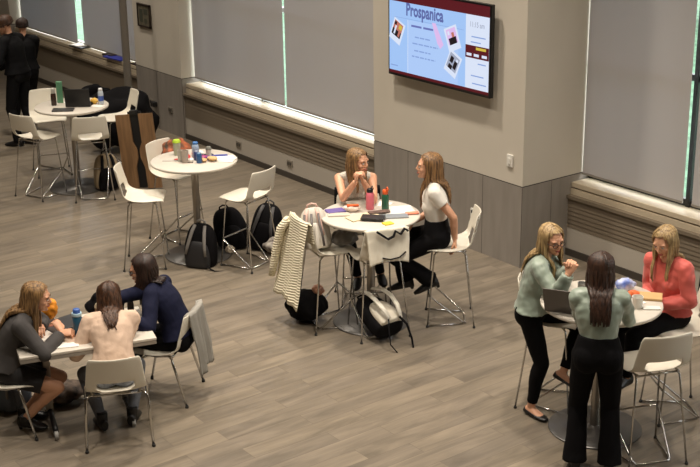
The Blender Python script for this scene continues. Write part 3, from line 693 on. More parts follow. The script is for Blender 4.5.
def head_geo():        # centre = skull centre, face towards +Y
    g = G()
    g.ell((0, -.012, .028), (.074, .092, .084), nu=22, nv=14)
    g.loft([(0, .024, .05), (0, .028, .02), (0, .03, -.02), (0, .034, -.055), (0, .044, -.085), (0, .052, -.102)], [.062, .066, .064, .054, .038, .018], [.058, .06, .056, .05, .038, .02], (1, 0, 0), 20, (0, 1, 0))
    for sx in (-1, 1):
        g.ell((sx * .036, .058, -.022), (.026, .026, .026)); g.ell((sx * .074, -.012, -.004), (.009, .022, .032), (0, 0, sx * .25))
        g.ell((sx * .012, .092, -.026), (.009, .010, .008)); g.ell((sx * .03, .070, .03), (.026, .018, .010))
    g.tube([(0, .080, .028), (0, .092, .004), (0, .104, -.018), (0, .094, -.030)], [.008, .009, .0125, .008], 10)
    g.ell((0, .082, -.052), (.026, .014, .014)); g.ell((0, .080, -.088), (.02, .016, .015))
    o = remesh(g, .0052, 2)
    return o
HEAD = head_geo()
def face_bits(skin_i=0):
    g = G()
    for sx in (-1, 1):
        g.cur = 1; g.ell((sx * .031, .0812, .006), (.0135, .008, .0065), nu=12, nv=8)
        g.cur = 2; g.ell((sx * .031, .0858, .006), (.0055, .0034, .0058), nu=10, nv=6)
        g.cur = 3; g.tube([(sx * .014, .0905, .024), (sx * .032, .090, .029), (sx * .043, .083, .025)], [.0028, .0034, .0014], 6, .8)
        g.tube([(sx * .017, .0860, .0125), (sx * .032, .0895, .0155), (sx * .044, .081, .010)], .0012, 5)
    g.cur = 4
    g.tube([(-.024, .088, -.054), (-.010, .0965, -.0505), (0, .0975, -.052), (.010, .0965, -.0505), (.024, .088, -.054)], [.002, .0052, .0048, .0052, .002], 8, .8)
    g.tube([(-.022, .088, -.056), (0, .0965, -.0595), (.022, .088, -.056)], [.002, .0062, .002], 8, .8)
    return g
def person(label, loc, fdir, pose, look, group=None):
    root = empty('person', (loc[0], loc[1], 0), face(*fdir), label, 'person', group)
    inv = Matrix.Rotation(-face(*fdir), 4, 'Z') @ Matrix.Translation((-loc[0], -loc[1], 0))
    Lc = lambda p: inv @ V(p)                          # world point -> person's own frame
    Ld = lambda d: (inv.to_3x3() @ V(d)).normalized()
    S = pose.get('s', 1.0)
    hip = V(pose['hip']); lean = R(pose.get('lean', 5)); yaw = R(pose.get('twist', 0)); side = pose.get('side', 0)
    def rotd(a, yw=0): v = V((side, math.sin(a), math.cos(a))).normalized(); return Matrix.Rotation(yw, 3, 'Z') @ v
    d1, d2, d3 = rotd(lean * .55, yaw * .3), rotd(lean, yaw * .6), rotd(lean * 1.15 + .05, yaw)
    P = hip; waist = P + d1 * .15 * S; chest = waist + d2 * .16 * S; sh = chest + d3 * .12 * S; nb = sh + d3 * .045 * S
    sx0, sx1, sx2 = V((1, 0, 0)), Matrix.Rotation(yaw * .5, 3, 'Z') @ V((1, 0, 0)), Matrix.Rotation(yaw, 3, 'Z') @ V((1, 0, 0))
    fb = sx2.cross(d3) * -1; fwd = V((-d3.y * 0, 1, 0)); fwd = (Matrix.Rotation(yaw, 3, 'Z') @ V((0, 1, 0))); fwd = (fwd - d3 * fwd.dot(d3)).normalized()
    ts = []
    def ring(c, hw, hd, sd): ts.append((V(c), hw * S, hd * S, V(sd)))
    ring(P - d1 * .10 * S, .095, .075, sx0); ring(P - d1 * .05 * S, .158, .105, sx0); ring(P + d1 * .01 * S, .168, .112, sx0); ring(P + d1 * .08 * S, .140, .098, sx0)
    ring(waist, .116, .084, sx1); ring(waist + d2 * .07 * S, .124, .090, sx1); ring(chest - d2 * .03 * S, .138, .100, sx1); ring(chest + d3 * .03 * S, .148, .098, sx2)
    ring(chest + d3 * .08 * S, .150, .086, sx2); ring(sh, .125, .068, sx2); ring(sh + d3 * .03 * S, .075, .055, sx2); ring(nb, .05, .048, sx2)
    def torso(g, i0, i1, inf, wmul=None):
        g.loft([t[0] for t in ts[i0:i1]], [t[1] + inf + (wmul[k] if wmul else 0) for k, t in enumerate(ts[i0:i1])], [t[2] + inf + (wmul[k] * .8 if wmul else 0) for k, t in enumerate(ts[i0:i1])], [t[3] for t in ts[i0:i1]], 24)
    lk = V(look); hp, hy, hr = R(lk.x), R(lk.y), R(lk.z)          # head pitch (down +), yaw (left +), roll
    Hm = Matrix.Rotation(hy, 3, 'Z') @ Matrix.Rotation(-hp, 3, 'X') @ Matrix.Rotation(hr, 3, 'Y')
    nd = (d3 * .7 + V((0, 0, 1)) * .5 + Hm @ V((0, .25, 0))).normalized()
    hc = nb + nd * .150 * S + Hm @ V((0, .008, 0))
    shl = {s_: sh + sx2 * s_ * .158 * S - d3 * .012 * S for s_ in (-1, 1)}
    hj = {s_: P + sx0 * s_ * .088 * S - d1 * .02 * S for s_ in (-1, 1)}
    arms = {}; legs = {}
    for s_, k in ((-1, 'L'), (1, 'R')):
        W = V(pose['hand' + k]) if not pose.get('world') else Lc(pose['hand' + k])
        el, W = ik(shl[s_], W, .275 * S, .245 * S, V(pose.get('elb' + k, (s_ * .6, -.3, -.8))))
        arms[s_] = (shl[s_], el, W)
        A = Lc(pose['foot' + k]) if pose.get('world') else V(pose['foot' + k])
        kn, A = ik(hj[s_], A, .42 * S, .41 * S, V(pose.get('knee' + k, (s_ * .1, 1, .15))))
        legs[s_] = (hj[s_], kn, A)
    toe = {s_: V(pose.get('toe' + k, (s_ * .15, 1, 0))).normalized() for s_, k in ((-1, 'L'), (1, 'R'))}
    # --- body
    def arm(g, s_, inf=0.0, t1=1.0, sq=1.0):
        a, e, w_ = arms[s_]; m1 = a.lerp(e, .45); 
        g.capsule(a, m1, (.046 + inf) * S, (.041 + inf) * S); g.capsule(m1, e, (.041 + inf) * S, (.035 + inf) * S)
        if t1 > 0:
            m2 = e.lerp(w_, min(.35, t1)); en = e.lerp(w_, t1)
            g.capsule(e, m2, (.035 + inf) * S, (.036 + inf) * S)
            g.tube([m2, m2.lerp(en, .5), en], [(.036 + inf) * S, (.031 + inf) * S, (.025 + inf * sq) * S], 14)
    def leg(g, s_, inf=0.0, t1=1.0, hem=None):
        a, k_, n_ = legs[s_]; up = (k_ - a).normalized(); m1 = a.lerp(k_, .5)
        g.capsule(a, m1, (.080 + inf) * S, (.068 + inf) * S, 16); g.capsule(m1, k_, (.068 + inf) * S, (.052 + inf) * S, 16)
        if t1 > 0:
            bk = -(toe[s_] - (n_ - k_).normalized() * toe[s_].dot((n_ - k_).normalized())); bk = bk.normalized() if bk.length > .1 else V((0, -1, 0))
            rr = [.052, .053, .046, .036, .032]; tt = [0, .28, .55, .82, 1.0]
            pts = []; rads = []
            for t_, r_ in zip(tt, rr):
                t2 = t_ * t1; rad = (r_ + inf) * S if hem is None else max((r_ + inf) * S, hem[0] + (hem[1] - hem[0]) * max(0, (t_ - .2) / .8))
                pts.append(k_.lerp(n_, t2) + bk * (.012 * S if t_ in (.28, .55) else 0)); rads.append(rad)
            g.tube(pts, rads, 16)
    b = G(); torso(b, 0, 12, 0)
    for s_ in (-1, 1):
        b.ell(ts[2][0] + sx0 * s_ * .072 * S - V((0, .040, .02)) * S, (.085 * S, .075 * S, .095 * S))
        b.ell(ts[6][0] + ts[6][3] * s_ * .065 * S + fwd * .075 * S, (.052 * S, .045 * S, .05 * S))
        b.capsule(sh + d3 * .015 * S + sx2 * s_ * .05 * S, shl[s_], .045 * S, .048 * S); arm(b, s_); leg(b, s_)
        n_ = legs[s_][2]; T_ = toe[s_]; dn = V(pose.get('solez', (0, 0, -1)))
        if s_ == -1 and 'soleL' in pose: dn = V(pose['soleL']).normalized()
        if s_ == 1 and 'soleR' in pose: dn = V(pose['soleR']).normalized()
        sdv = T_.cross(dn).normalized()
        b.loft([n_ - T_ * .05 * S + dn * .035 * S, n_ - T_ * .03 * S + dn * .03 * S, n_ + T_ * .03 * S + dn * .032 * S, n_ + T_ * .09 * S + dn * .045 * S, n_ + T_ * .14 * S + dn * .053 * S, n_ + T_ * .165 * S + dn * .056 * S],
               [.022 * S, .030 * S, .034 * S, .040 * S, .034 * S, .018 * S], [.024 * S, .036 * S, .034 * S, .020 * S, .013 * S, .008 * S], sdv, 14)
    b.tube([nb - d3 * .03, nb + nd * .04 * S, hc + Hm @ V((0, -.018, -.03))], [.054 * S, .047 * S, .050 * S], 16)
    body = remesh(b, .0085, 2)
    Mh = Matrix.Translation(hc) @ Hm.to_4x4() @ Matrix.Scale(S * .98, 4)
    hg = G(); hg.v = list(HEAD.v); hg.f = list(HEAD.f); hg.m = list(HEAD.m); hg.xf(Mh); body.join(hg)
    fg = face_bits().xf(Mh); body.join(fg)
    for s_, k in ((-1, 'L'), (1, 'R')):
        a, e, w_ = arms[s_]; d = (w_ - e).normalized()
        hd = Ld(pose['hdir' + k]) if ('hdir' + k in pose and pose.get('world')) else V(pose.get('hdir' + k, d))
        pl = Ld(pose['palm' + k]) if ('palm' + k in pose and pose.get('world')) else V(pose.get('palm' + k, (0, 0, -1)))
        # thumb on the inner side when the palm faces down
        body.join(hand(w_, hd, pl, pose.get('thumb' + k, -s_), pose.get('curl' + k, .5), S))
    sk = pose.get('skin', SKIN)
    body.build('body', [sk, EYEW, IRIS, pose.get('brow', BROW), LIP], root, smooth=True)
    # --- clothes
    rs = pose.get('seed', 1)
    def folds(amp, sc_=9, asp=(1, 1, 1)):
        return lambda p: amp * (noise.noise(V((p.x * asp[0], p.y * asp[1], p.z * asp[2])) * sc_ + V((rs * 7, 0, 0))) + .5 * noise.noise(p * sc_ * 2.3 + V((rs, 3, 0))))
    top = pose['top']; g = G(); inf = top.get('loose', .012)
    if top.get('hem', 'hip') == 'hip': torso(g, 2, 11, inf, [top.get('hemw', .018), .014, .018, .014, .006, .004, .002, 0, -.008])
    elif top['hem'] == 'tuck': torso(g, 3, 11, inf, [-.014, .0, .014, .014, .008, .004, .002, 0, -.008])
    else: torso(g, 3, 11, inf, [0, .004, .006, .006, .004, .002, 0, 0, -.008])
    for s_ in (-1, 1):
        g.ell(ts[6][0] + ts[6][3] * s_ * .062 * S + fwd * .078 * S, (.058 * S, .05 * S, .054 * S))
        g.capsule(sh + d3 * .012 * S + sx2 * s_ * .05 * S, shl[s_], (.047 + inf) * S, (.050 + inf) * S if top['sleeve'] != 'none' else .045 * S)
        if top['sleeve'] == 'long': arm(g, s_, inf + .004, .93, .9)
        if top['sleeve'] == 'short':
            a, e, w_ = arms[s_]; g.tube([a, a.lerp(e, .45)], [(.050 + inf) * S, (.047 + inf) * S], 16)
    if top.get('collar'): g.tube([nb - d3 * .02, nb + nd * .03 * S], [.062 * S, .058 * S], 16)
    remesh(g, .0085, 2, folds(top.get('fold', .006))).build(top.get('name', 'blouse'), top['mat'], root, smooth=True)
    bot = pose['bottom']; g = G(); inf = bot.get('loose', .011)
    torso(g, 0, 5 if top.get('hem') == 'tuck' else 4, inf, [0, 0, 0, .004, .008] if top.get('hem') == 'tuck' else [0, 0, 0, -.004])
    for s_ in (-1, 1):
        g.ell(ts[2][0] + sx0 * s_ * .072 * S - V((0, .040, .02)) * S, ((.087 + inf) * S, (.075 + inf) * S, (.10 + inf) * S))
        if bot['kind'] == 'skirt':
            a, k_, n_ = legs[s_]; g.capsule(a, a.lerp(k_, .4), (.086 + inf) * S, (.08 + inf) * S, 16); g.tube([a.lerp(k_, .3), a.lerp(k_, .72)], [(.084 + inf) * S, (.076 + inf) * S], 16)
        else: leg(g, s_, inf, bot.get('len', .95), bot.get('hem'))
    if bot['kind'] == 'skirt':
        c0 = (legs[-1][0] + legs[1][0]) / 2; c1 = (legs[-1][0].lerp(legs[-1][1], .7) + legs[1][0].lerp(legs[1][1], .7)) / 2
        g.loft([c0, c1], [.13 * S, .11 * S], [.085 * S, .07 * S], sx0, 20)
    remesh(g, .0085, 2, folds(bot.get('fold', .003), 7)).build(bot['kind'], bot['mat'], root, smooth=True)
    # --- shoes
    sm = pose.get('shoe')
    if sm:
        for s_ in (-1, 1):
            n_ = legs[s_][2]; T_ = toe[s_]; dn = V((0, 0, -1))
            if s_ == -1 and 'soleL' in pose: dn = V(pose['soleL']).normalized()
            if s_ == 1 and 'soleR' in pose: dn = V(pose['soleR']).normalized()
            sdv = T_.cross(dn).normalized(); g = G(); q = .012
            full = sm[1] != 'flat'
            hh = [.045, .046, .044, .030, .020, .012] if full else [.026, .028, .022, .020, .018, .012]
            oo = [.028, .028, .030, .044, .053, .056] if full else [.044, .046, .050, .052, .056, .058]
            g.loft([n_ + T_ * y * S + dn * o_ * S for y, o_ in zip((-.062, -.035, .03, .09, .145, .182), oo)], [(v + .007) * S for v in (.022, .031, .035, .041, .035, .016)], [h_ * S for h_ in hh], sdv, 14)
            if sm[1] == 'boot': g.tube([n_ - dn * .07 * S, n_ + dn * .03 * S], [.045 * S, .044 * S], 14)
            if sm[1] == 'heel': g.tube([n_ - T_ * .045 * S + dn * .05 * S, n_ - T_ * .05 * S + dn * .095 * S], [.02 * S, .014 * S], 10); g.tube([n_ - dn * .03 * S, n_ + dn * .01 * S], [.042 * S, .043 * S], 14)
            remesh(g, .006, 1).build('shoe', sm[0], root, smooth=True)
    # --- hair
    h = pose['hair']; g = G(); hm = h['mat']; random.seed(rs * 13 + 5)
    Hc = lambda p: hc + Hm @ (V(p) * S)
    coll = [(ts[i][0], ts[i + 1][0], (ts[i][1] + .03 * S), (ts[i][2] + .03 * S), ts[i][3]) for i in range(3, 11)]
    caps = [(shl[-1], arms[-1][1], .068 * S), (shl[1], arms[1][1], .068 * S), (sh + sx2 * -.05 * S, shl[-1], .075 * S), (sh + sx2 * .05 * S, shl[1], .075 * S), (sh, nb + nd * .06, .062 * S)]
    def inside(p):
        for (a, b_, hw, hd, sd) in coll:
            ax = (b_ - a); L = ax.length
            if L < 1e-5: continue
            ax = ax / L; t_ = (p - a).dot(ax)
            if -.01 <= t_ <= L + .01:
                r_ = p - a - ax * t_; f_ = sd.cross(ax); x, y = r_.dot(sd), r_.dot(f_)
                if (x / hw) ** 2 + (y / hd) ** 2 < 1: return True
        for a, b_, r_ in caps:
            ab = b_ - a; t_ = max(0, min(1, (p - a).dot(ab) / ab.length_squared)); c_ = a + ab * t_
            if (p - c_).length < r_: return True
        return False
    def push(p, dr):
        k_ = 0
        while inside(p) and k_ < 26: p = p + dr * .01; k_ += 1
        return p
    # skull cap
    cg = G(); nu, nv = 28, 16; C0 = V((0, -.016, .030)); cs_ = h.get('cap', 1.0); RX, RY, RZ = .083 * cs_, .103 * cs_, .094 * cs_
    for i in range(nv + 1):
        for j in range(nu):
            th = PI * .72 * i / nv; ph = 2 * PI * j / nu
            cg.v.append(tuple(Hc(C0 + V((RX * math.sin(th) * math.sin(ph), RY * math.sin(th) * math.cos(ph), RZ * math.cos(th))))))
    for i in range(nv):
        for j in range(nu):
            ph = abs(((j + .5) / nu * 360 + 180) % 360 - 180); th = 129.6 * (i + .5) / nv
            lim = 46 if ph < 35 else (46 + (ph - 35) * 2.0 if ph < 70 else 140)
            if th < lim: a = i * nu + j; b_ = i * nu + (j + 1) % nu; cg.f.append((a, b_, b_ + nu, a + nu)); cg.m.append(0)
    g.join(cg)
    nl = h.get('n', 74); L0 = h['len']; phs = []
    for i in range(nl):
        phs.append(R(h.get('front', 58) + (180 - h.get('front', 58)) * (i // 2) / (nl / 2 - 1)) * (1 if i % 2 else -1))
    part = h.get('part', .01)
    for ph in phs:
        sgn = 1 if ph > 0 else -1; q = abs(ph) / PI
        pts = []; th0 = R(6)
        y0 = .045 - .12 * q
        for k in range(7):
            f_ = k / 6; th = R(18 + 84 * f_)
            on_ = V((RX * 1.05 * math.sin(th) * math.sin(ph), RY * 1.05 * math.sin(th) * math.cos(ph), RZ * 1.05 * math.cos(th)))
            st = V((part, y0, RZ * .98 * math.sqrt(max(0, 1 - (y0 / RY) ** 2)) + .004))
            bl = max(0, 1 - f_ * 2.2); pts.append(Hc(C0 + on_ * (1 - bl) + st * bl))
        if h.get('tie'):
            tp = Hc(h['tie']); pts = pts[:4] + [tp]
        n2 = 12; Ld_ = L0 * (.88 + .2 * random.random()) * S * (1 - h.get('vshape', 0) * (1 - q) * 1.2)
        if abs(ph) >= R(h.get('front_to', 95)): Ld_ *= h.get('back_len', 1)
        cur = pts[-1].copy(); vel = (pts[-1] - pts[-2]).normalized(); sw = random.random() * 6
        bias = V(h.get('bias', (0, 0, 0)))
        if abs(ph) < R(h.get('front_to', 95)) : bias = bias + V((sgn * -.10, .14, 0)) * h.get('fstr', 1)
        else: bias = bias + V((-sgn * .05 * (1 - q), -.05, 0))
        bias = (Matrix.Rotation(hy * .6, 3, 'Z') @ bias)
        dr_ = (fwd * 1.0 + sx2 * sgn * .15).normalized() if abs(ph) < R(h.get('front_to', 95)) else (-fwd - sx2 * sgn * h.get('inw', .12)).normalized()
        for k in range(n2):
            vel = (vel * .45 + (V((0, 0, -1)) + bias * max(0, 1 - k / 9)) * .55).normalized()
            st = vel * (Ld_ / n2); st += V((math.sin(sw + k * .9), math.cos(sw * 1.7 + k * .8), 0)) * h.get('wave', .0035)
            cur = push(cur + st, dr_); pts.append(cur.copy())
        m = len(pts); rad = h.get('r', .0115)
        rr = [rad * S * (.35 + .65 * min(1, i / 3)) * (1 if i < m * .6 else 1 - .75 * (i - m * .6) / (m * .4)) for i in range(m)]
        g.tube(pts, rr, 6, .7)
    g.build('hair', hm, root, smooth=True)
    if pose.get('glasses'):
        gg = G()
        for s_ in (-1, 1):
            c = [(s_ * .033 + .023 * math.cos(a * PI / 8), .101 - abs(math.cos(a * PI / 8)) * .004, .004 + .018 * math.sin(a * PI / 8)) for a in range(17)]
            gg.tube(c, .0028, 6); gg.tube([(s_ * .056, .094, .008), (s_ * .078, .05, .008), (s_ * .082, -.01, .004)], .0022, 6)
        gg.tube([(-.01, .102, .008), (.01, .102, .008)], .0025, 6)
        gg.xf(Mh).build('glasses', pose['glasses'], root, smooth=True)
    return root, dict(arms=arms, legs=legs, hc=hc)

BLONDE = mat_hair('hair_blonde', (112, 88, 56), (190, 160, 112)); HONEY = mat_hair('hair_honey', (84, 60, 38), (160, 124, 80))
BROWND = mat_hair('hair_dark_brown', (34, 21, 16), (72, 46, 32)); DARKH = mat_hair('hair_dark', (24, 15, 12), (58, 36, 26)); BROWNH = mat_hair('hair_brown', (42, 26, 18), (92, 60, 38)); REDB = mat_hair('hair_auburn', (60, 34, 20), (120, 74, 44))
SATIN = mat('sage_satin', (144, 156, 142), .40, sheen=.2, spec=.5, bump=.5, bscale=9); CORAL = mat('coral_blouse', (216, 98, 88), .6, bump=.5, bscale=9, sheen=.2)
TEE = mat('white_tee', (228, 222, 212), .8); LACE = mat('pale_lace', (196, 188, 176), .8, var=.15, vscale=60); NAVY = mat('navy_knit', (20, 23, 46), .85, spec=.2)
PINKT = mat('pale_pink_knit', (208, 180, 158), .85, bump=.35, bscale=26); CHARC = mat('charcoal_jacket', (72, 69, 68), .85, spec=.25); BLACKT = mat('black_trousers', (15, 14, 16), .85, spec=.12)
JEANS = mat('grey_jeans', (104, 108, 116), .8, var=.15, vscale=20); SUIT = mat('black_suit', (18, 18, 20), .8, spec=.15); BLACKS = mat('black_shoe', (16, 15, 16), .4)

# standing woman with her back to the viewer
TE = V((*TC['E'], ZT))
def tb(k, u, v, z): p = on(k, u, v); return (p.x, p.y, z)
person('woman standing with her back turned, long dark hair, sage green blouse, black flared trousers', (-5.715, 6.44), (-.72, .70), dict(world=True, s=1.0,
    hip=(0, 0, .905), lean=9, handL=tb('E', -.10, -.20, 1.12), handR=tb('E', .14, -.22, 1.10), elbL=(-.3, -.35, -1), elbR=(.3, -.35, -1),
    hdirL=(-.3, .7, .1), hdirR=(-.9, .2, .0), footL=(-5.81, 6.36, .075), footR=(-5.62, 6.52, .075), curlL=.6, curlR=.5,
    top=dict(mat=SATIN, sleeve='long', loose=.011, fold=.014, name='blouse', hem='tuck'), bottom=dict(kind='trousers', mat=BLACKT, len=1.05, hem=(.062, .092), fold=.004, loose=.018),
    shoe=(BLACKS, 'shoe'), hair=dict(mat=BROWND, len=.38, n=110, front=72, front_to=60, r=.0155, vshape=.0, wave=.006), seed=1), (12, 0, 0))
# blonde in green with glasses, half seated
person('blonde woman in glasses and a sage green blouse half-sitting with clasped hands', (-6.60, 6.74), (.80, .55), dict(world=True, s=.98,
    hip=(-.02, -.06, .885), lean=11, handL=tb('E', -.25, -.02, 1.33), handR=tb('E', -.27, -.08, 1.32), elbL=(-.2, .1, -1), elbR=(.2, .1, -1),
    hdirL=(.35, -.15, .85), hdirR=(.2, .35, .85), palmL=(.45, -.8, -.2), palmR=(-.45, .8, -.2), curlL=.95, curlR=.8,
    footR=(-6.61, 6.70, .075), footL=(-6.47, 6.90, .36), kneeR=(.05, 1, 0), kneeL=(-.5, 1, .3), toeR=(.5, .75, 0), toeL=(.2, 1, -.35), soleL=(0, -.35, -1),
    top=dict(mat=SATIN, sleeve='long', loose=.018, fold=.015), bottom=dict(kind='trousers', mat=BLACKT, len=.90, fold=.003),
    shoe=(BLACKS, 'flat'), glasses=mat('dark_frames', (40, 20, 16), .3), brow=BROW, hair=dict(mat=BLONDE, len=.34, n=70, front=62, part=-.01), seed=2), (14, -42, 4))
# coral blouse
person('fair-haired woman in a coral red blouse sitting and looking down', (-6.02, 7.53), (-.12, -1.0), dict(world=True, s=.98, twist=10,
    hip=(0, -.05, .855), lean=8, handL=(-5.95, 7.36, .99), handR=(-6.08, 7.38, .99), elbL=(-.25, -.2, -1), elbR=(.25, -.2, -1), hdirL=(-.8, -.4, -.2), hdirR=(.8, -.4, -.2), curlL=.4, curlR=.4,
    footL=(-6.10, 7.22, .36), footR=(-6.28, 7.34, .36), kneeL=(0, 1, .3), kneeR=(.1, 1, .3),
    top=dict(mat=CORAL, sleeve='long', loose=.016, fold=.014), bottom=dict(kind='trousers', mat=BLACKT, len=.95, fold=.003), shoe=(BLACKS, 'shoe'),
    hair=dict(mat=BLONDE, len=.30, n=70, front=58), seed=3), (24, 14, 4))
# middle table, sleeveless top
person('woman in a sleeveless pale top behind the middle table, hands raised together', (-9.47, 7.14), (.80, -.60), dict(world=True, s=1.0,
    hip=(0, -.05, .86), lean=20, handL=tb('C', -.06, .22, 1.31), handR=tb('C', -.13, .17, 1.32), elbL=(-.35, .2, -1), elbR=(.35, .2, -1),
    hdirL=(-.2, -.35, .85), hdirR=(.2, .2, .9), palmL=(-.6, -.8, 0), palmR=(.6, .8, 0), curlL=.8, curlR=.7,
    footL=(-9.10, 7.15, .36), footR=(-9.16, 6.92, .36), kneeL=(0, 1, .3), kneeR=(.1, 1, .3), skin=SKIN,
    top=dict(mat=LACE, sleeve='none', loose=.012, fold=.005, name='sleeveless_top'), bottom=dict(kind='trousers', mat=BLACKT, len=.95), shoe=(BLACKS, 'shoe'),
    hair=dict(mat=HONEY, len=.28, n=66, front=66, front_to=80), seed=4), (8, 52, 0))
# middle table, white tee
person('woman in a white tee and black trousers perched sideways on her stool', (-8.56, 7.38), (-.64, -.76), dict(world=True, s=1.04,
    hip=(0, 0, .86), lean=3, handL=(-8.40, 7.46, .83), handR=(-8.82, 7.30, .92), elbL=(-.4, -.9, -.3), elbR=(.4, -.6, -.3), hdirL=(.1, .0, -1), palmL=(-.6, -.7, 0),
    footL=(-8.64, 7.38, .38), footR=(-8.82, 7.24, .36), kneeL=(-.15, 1, .2), kneeR=(.15, 1, .25), toeL=(-.2, .9, -.35), toeR=(0, 1, -.2), soleL=(0, -.3, -1), curlL=.3,
    top=dict(mat=TEE, hem='tuck', sleeve='short', loose=.012, fold=.005, name='tee'), bottom=dict(kind='trousers', mat=BLACKT, len=1.0, hem=(.055, .085)), shoe=(BLACKS, 'heel'),
    hair=dict(mat=mat_hair('hair_light_brown', (74, 50, 30), (150, 112, 70)), len=.33, n=66, front=70, front_to=88, fstr=.7), seed=5), (2, 4, 0))
# low table, left
person('woman with long blonde hair in charcoal jacket and black skirt at the low table', (-8.93, 3.42), (.56, .83), dict(world=True, s=1.0,
    hip=(0, -.07, .545), lean=26, handL=tb('D', -.30, -.06, .80), handR=tb('D', -.12, -.19, .80), elbL=(-.8, .1, -.5), elbR=(.8, -.1, -.5), hdirR=(.5, .7, .15), palmR=(-.3, .1, -.8), curlR=.7, curlL=.5,
    footL=(-9.05, 3.50, .08), footR=(-8.89, 3.43, .09), kneeL=(-.1, 1, .4), kneeR=(.1, 1, .4), toeL=(-.1, 1, 0), toeR=(.3, 1, 0),
    top=dict(mat=CHARC, sleeve='long', loose=.020, fold=.006, name='jacket', collar=1), bottom=dict(kind='skirt', mat=mat('black_skirt', (28, 26, 28), .75), loose=.012), shoe=(BLACKS, 'heel'),
    hair=dict(mat=HONEY, len=.42, n=78, front=70, front_to=66, bias=(.0, -.12, 0)), seed=6), (14, 0, 0))
# low table, middle
person('dark-haired woman in a pale pink top at the low table, back to the viewer', (-8.38, 3.98), (-.90, .43), dict(world=True, s=.97,
    hip=(0, -.05, .545), lean=39, handL=tb('D', -.13, -.12, .80), handR=tb('D', .17, -.12, .80), elbL=(-.5, -.3, -.9), elbR=(.5, -.3, -.9), curlL=.4, curlR=.4,
    footL=(-8.50, 3.90, .085), footR=(-8.44, 4.13, .085), kneeL=(-.45, 1, .3), kneeR=(.3, 1, .3), toeL=(-.3, 1, -.0), toeR=(.3, 1, -.0),
    top=dict(mat=PINKT, sleeve='long', loose=.022, fold=.013), bottom=dict(kind='jeans', mat=JEANS, len=.92), shoe=(BLACKS, 'boot'),
    hair=dict(mat=BROWNH, len=.42, n=84, front=78, front_to=60, wave=.006, r=.0145), seed=7), (32, 2, 0))
# low table, right
person('woman in navy sweater and glasses at the right end of the low table', (-8.68, 4.68), (-.74, -.67), dict(world=True, s=1.0,
    hip=(0, -.04, .545), lean=26, handL=tb('D', .30, .04, .84), handR=tb('D', .25, .14, .95), elbL=(-.8, .1, -.6), elbR=(.7, .2, -.7), hdirR=(-.3, -.3, .9), palmR=(-.6, .3, .2), curlR=.7, curlL=.5,
    footL=(-9.02, 4.40, .085), footR=(-9.22, 4.55, .085), kneeL=(0, 1, .4), kneeR=(.1, 1, .4),
    top=dict(mat=NAVY, sleeve='long', loose=.020, fold=.006, name='sweater'), bottom=dict(kind='trousers', mat=BLACKT, len=.95), shoe=(BLACKS, 'boot'),
    glasses=mat('thin_frames', (36, 40, 54), .3), hair=dict(mat=DARKH, len=.34, n=74, front=64, front_to=120, fstr=.5, inw=-.05, back_len=.5), seed=8), (16, 14, 0))
# men at the far left
person('man in a black suit standing at the far left with his back turned', (-17.2, 7.05), (-.8, -.5), dict(world=True, s=1.12,
    hip=(0, 0, 1.02), lean=8, handL=(-17.3, 6.66, 1.08), handR=(-17.55, 6.9, 1.05), elbL=(-.7, -.5, -.5), elbR=(.7, -.5, -.5), footL=(-17.12, 6.93, .085), footR=(-17.10, 7.15, .085),
    top=dict(mat=SUIT, sleeve='long', loose=.024, fold=.005, name='suit_jacket', collar=1), bottom=dict(kind='trousers', mat=SUIT, len=1.0, hem=(.06, .07)), shoe=(BLACKS, 'shoe'),
    hair=dict(mat=mat_hair('hair_short_brown', (44, 26, 16), (84, 54, 34)), len=.02, n=60, front=60, r=.010, cap=.955), seed=9), (22, 34, 0))
person('person in black behind the man in the black suit, at the window', (-17.78, 7.42), (-.9, .4), dict(world=True, s=1.02,
    hip=(0, 0, .93), lean=6, handL=(-18.15, 7.2, 1.05), handR=(-18.1, 7.5, 1.05), footL=(-17.9, 7.22, .085), footR=(-17.84, 7.42, .085),
    top=dict(mat=SUIT, sleeve='long', loose=.02, fold=.005, name='jacket'), bottom=dict(kind='trousers', mat=SUIT, len=1.0), shoe=(BLACKS, 'shoe'),
    hair=dict(mat=DARKH, len=.02, n=50, front=60, r=.010, cap=.96), seed=10), (5, 0, 0))

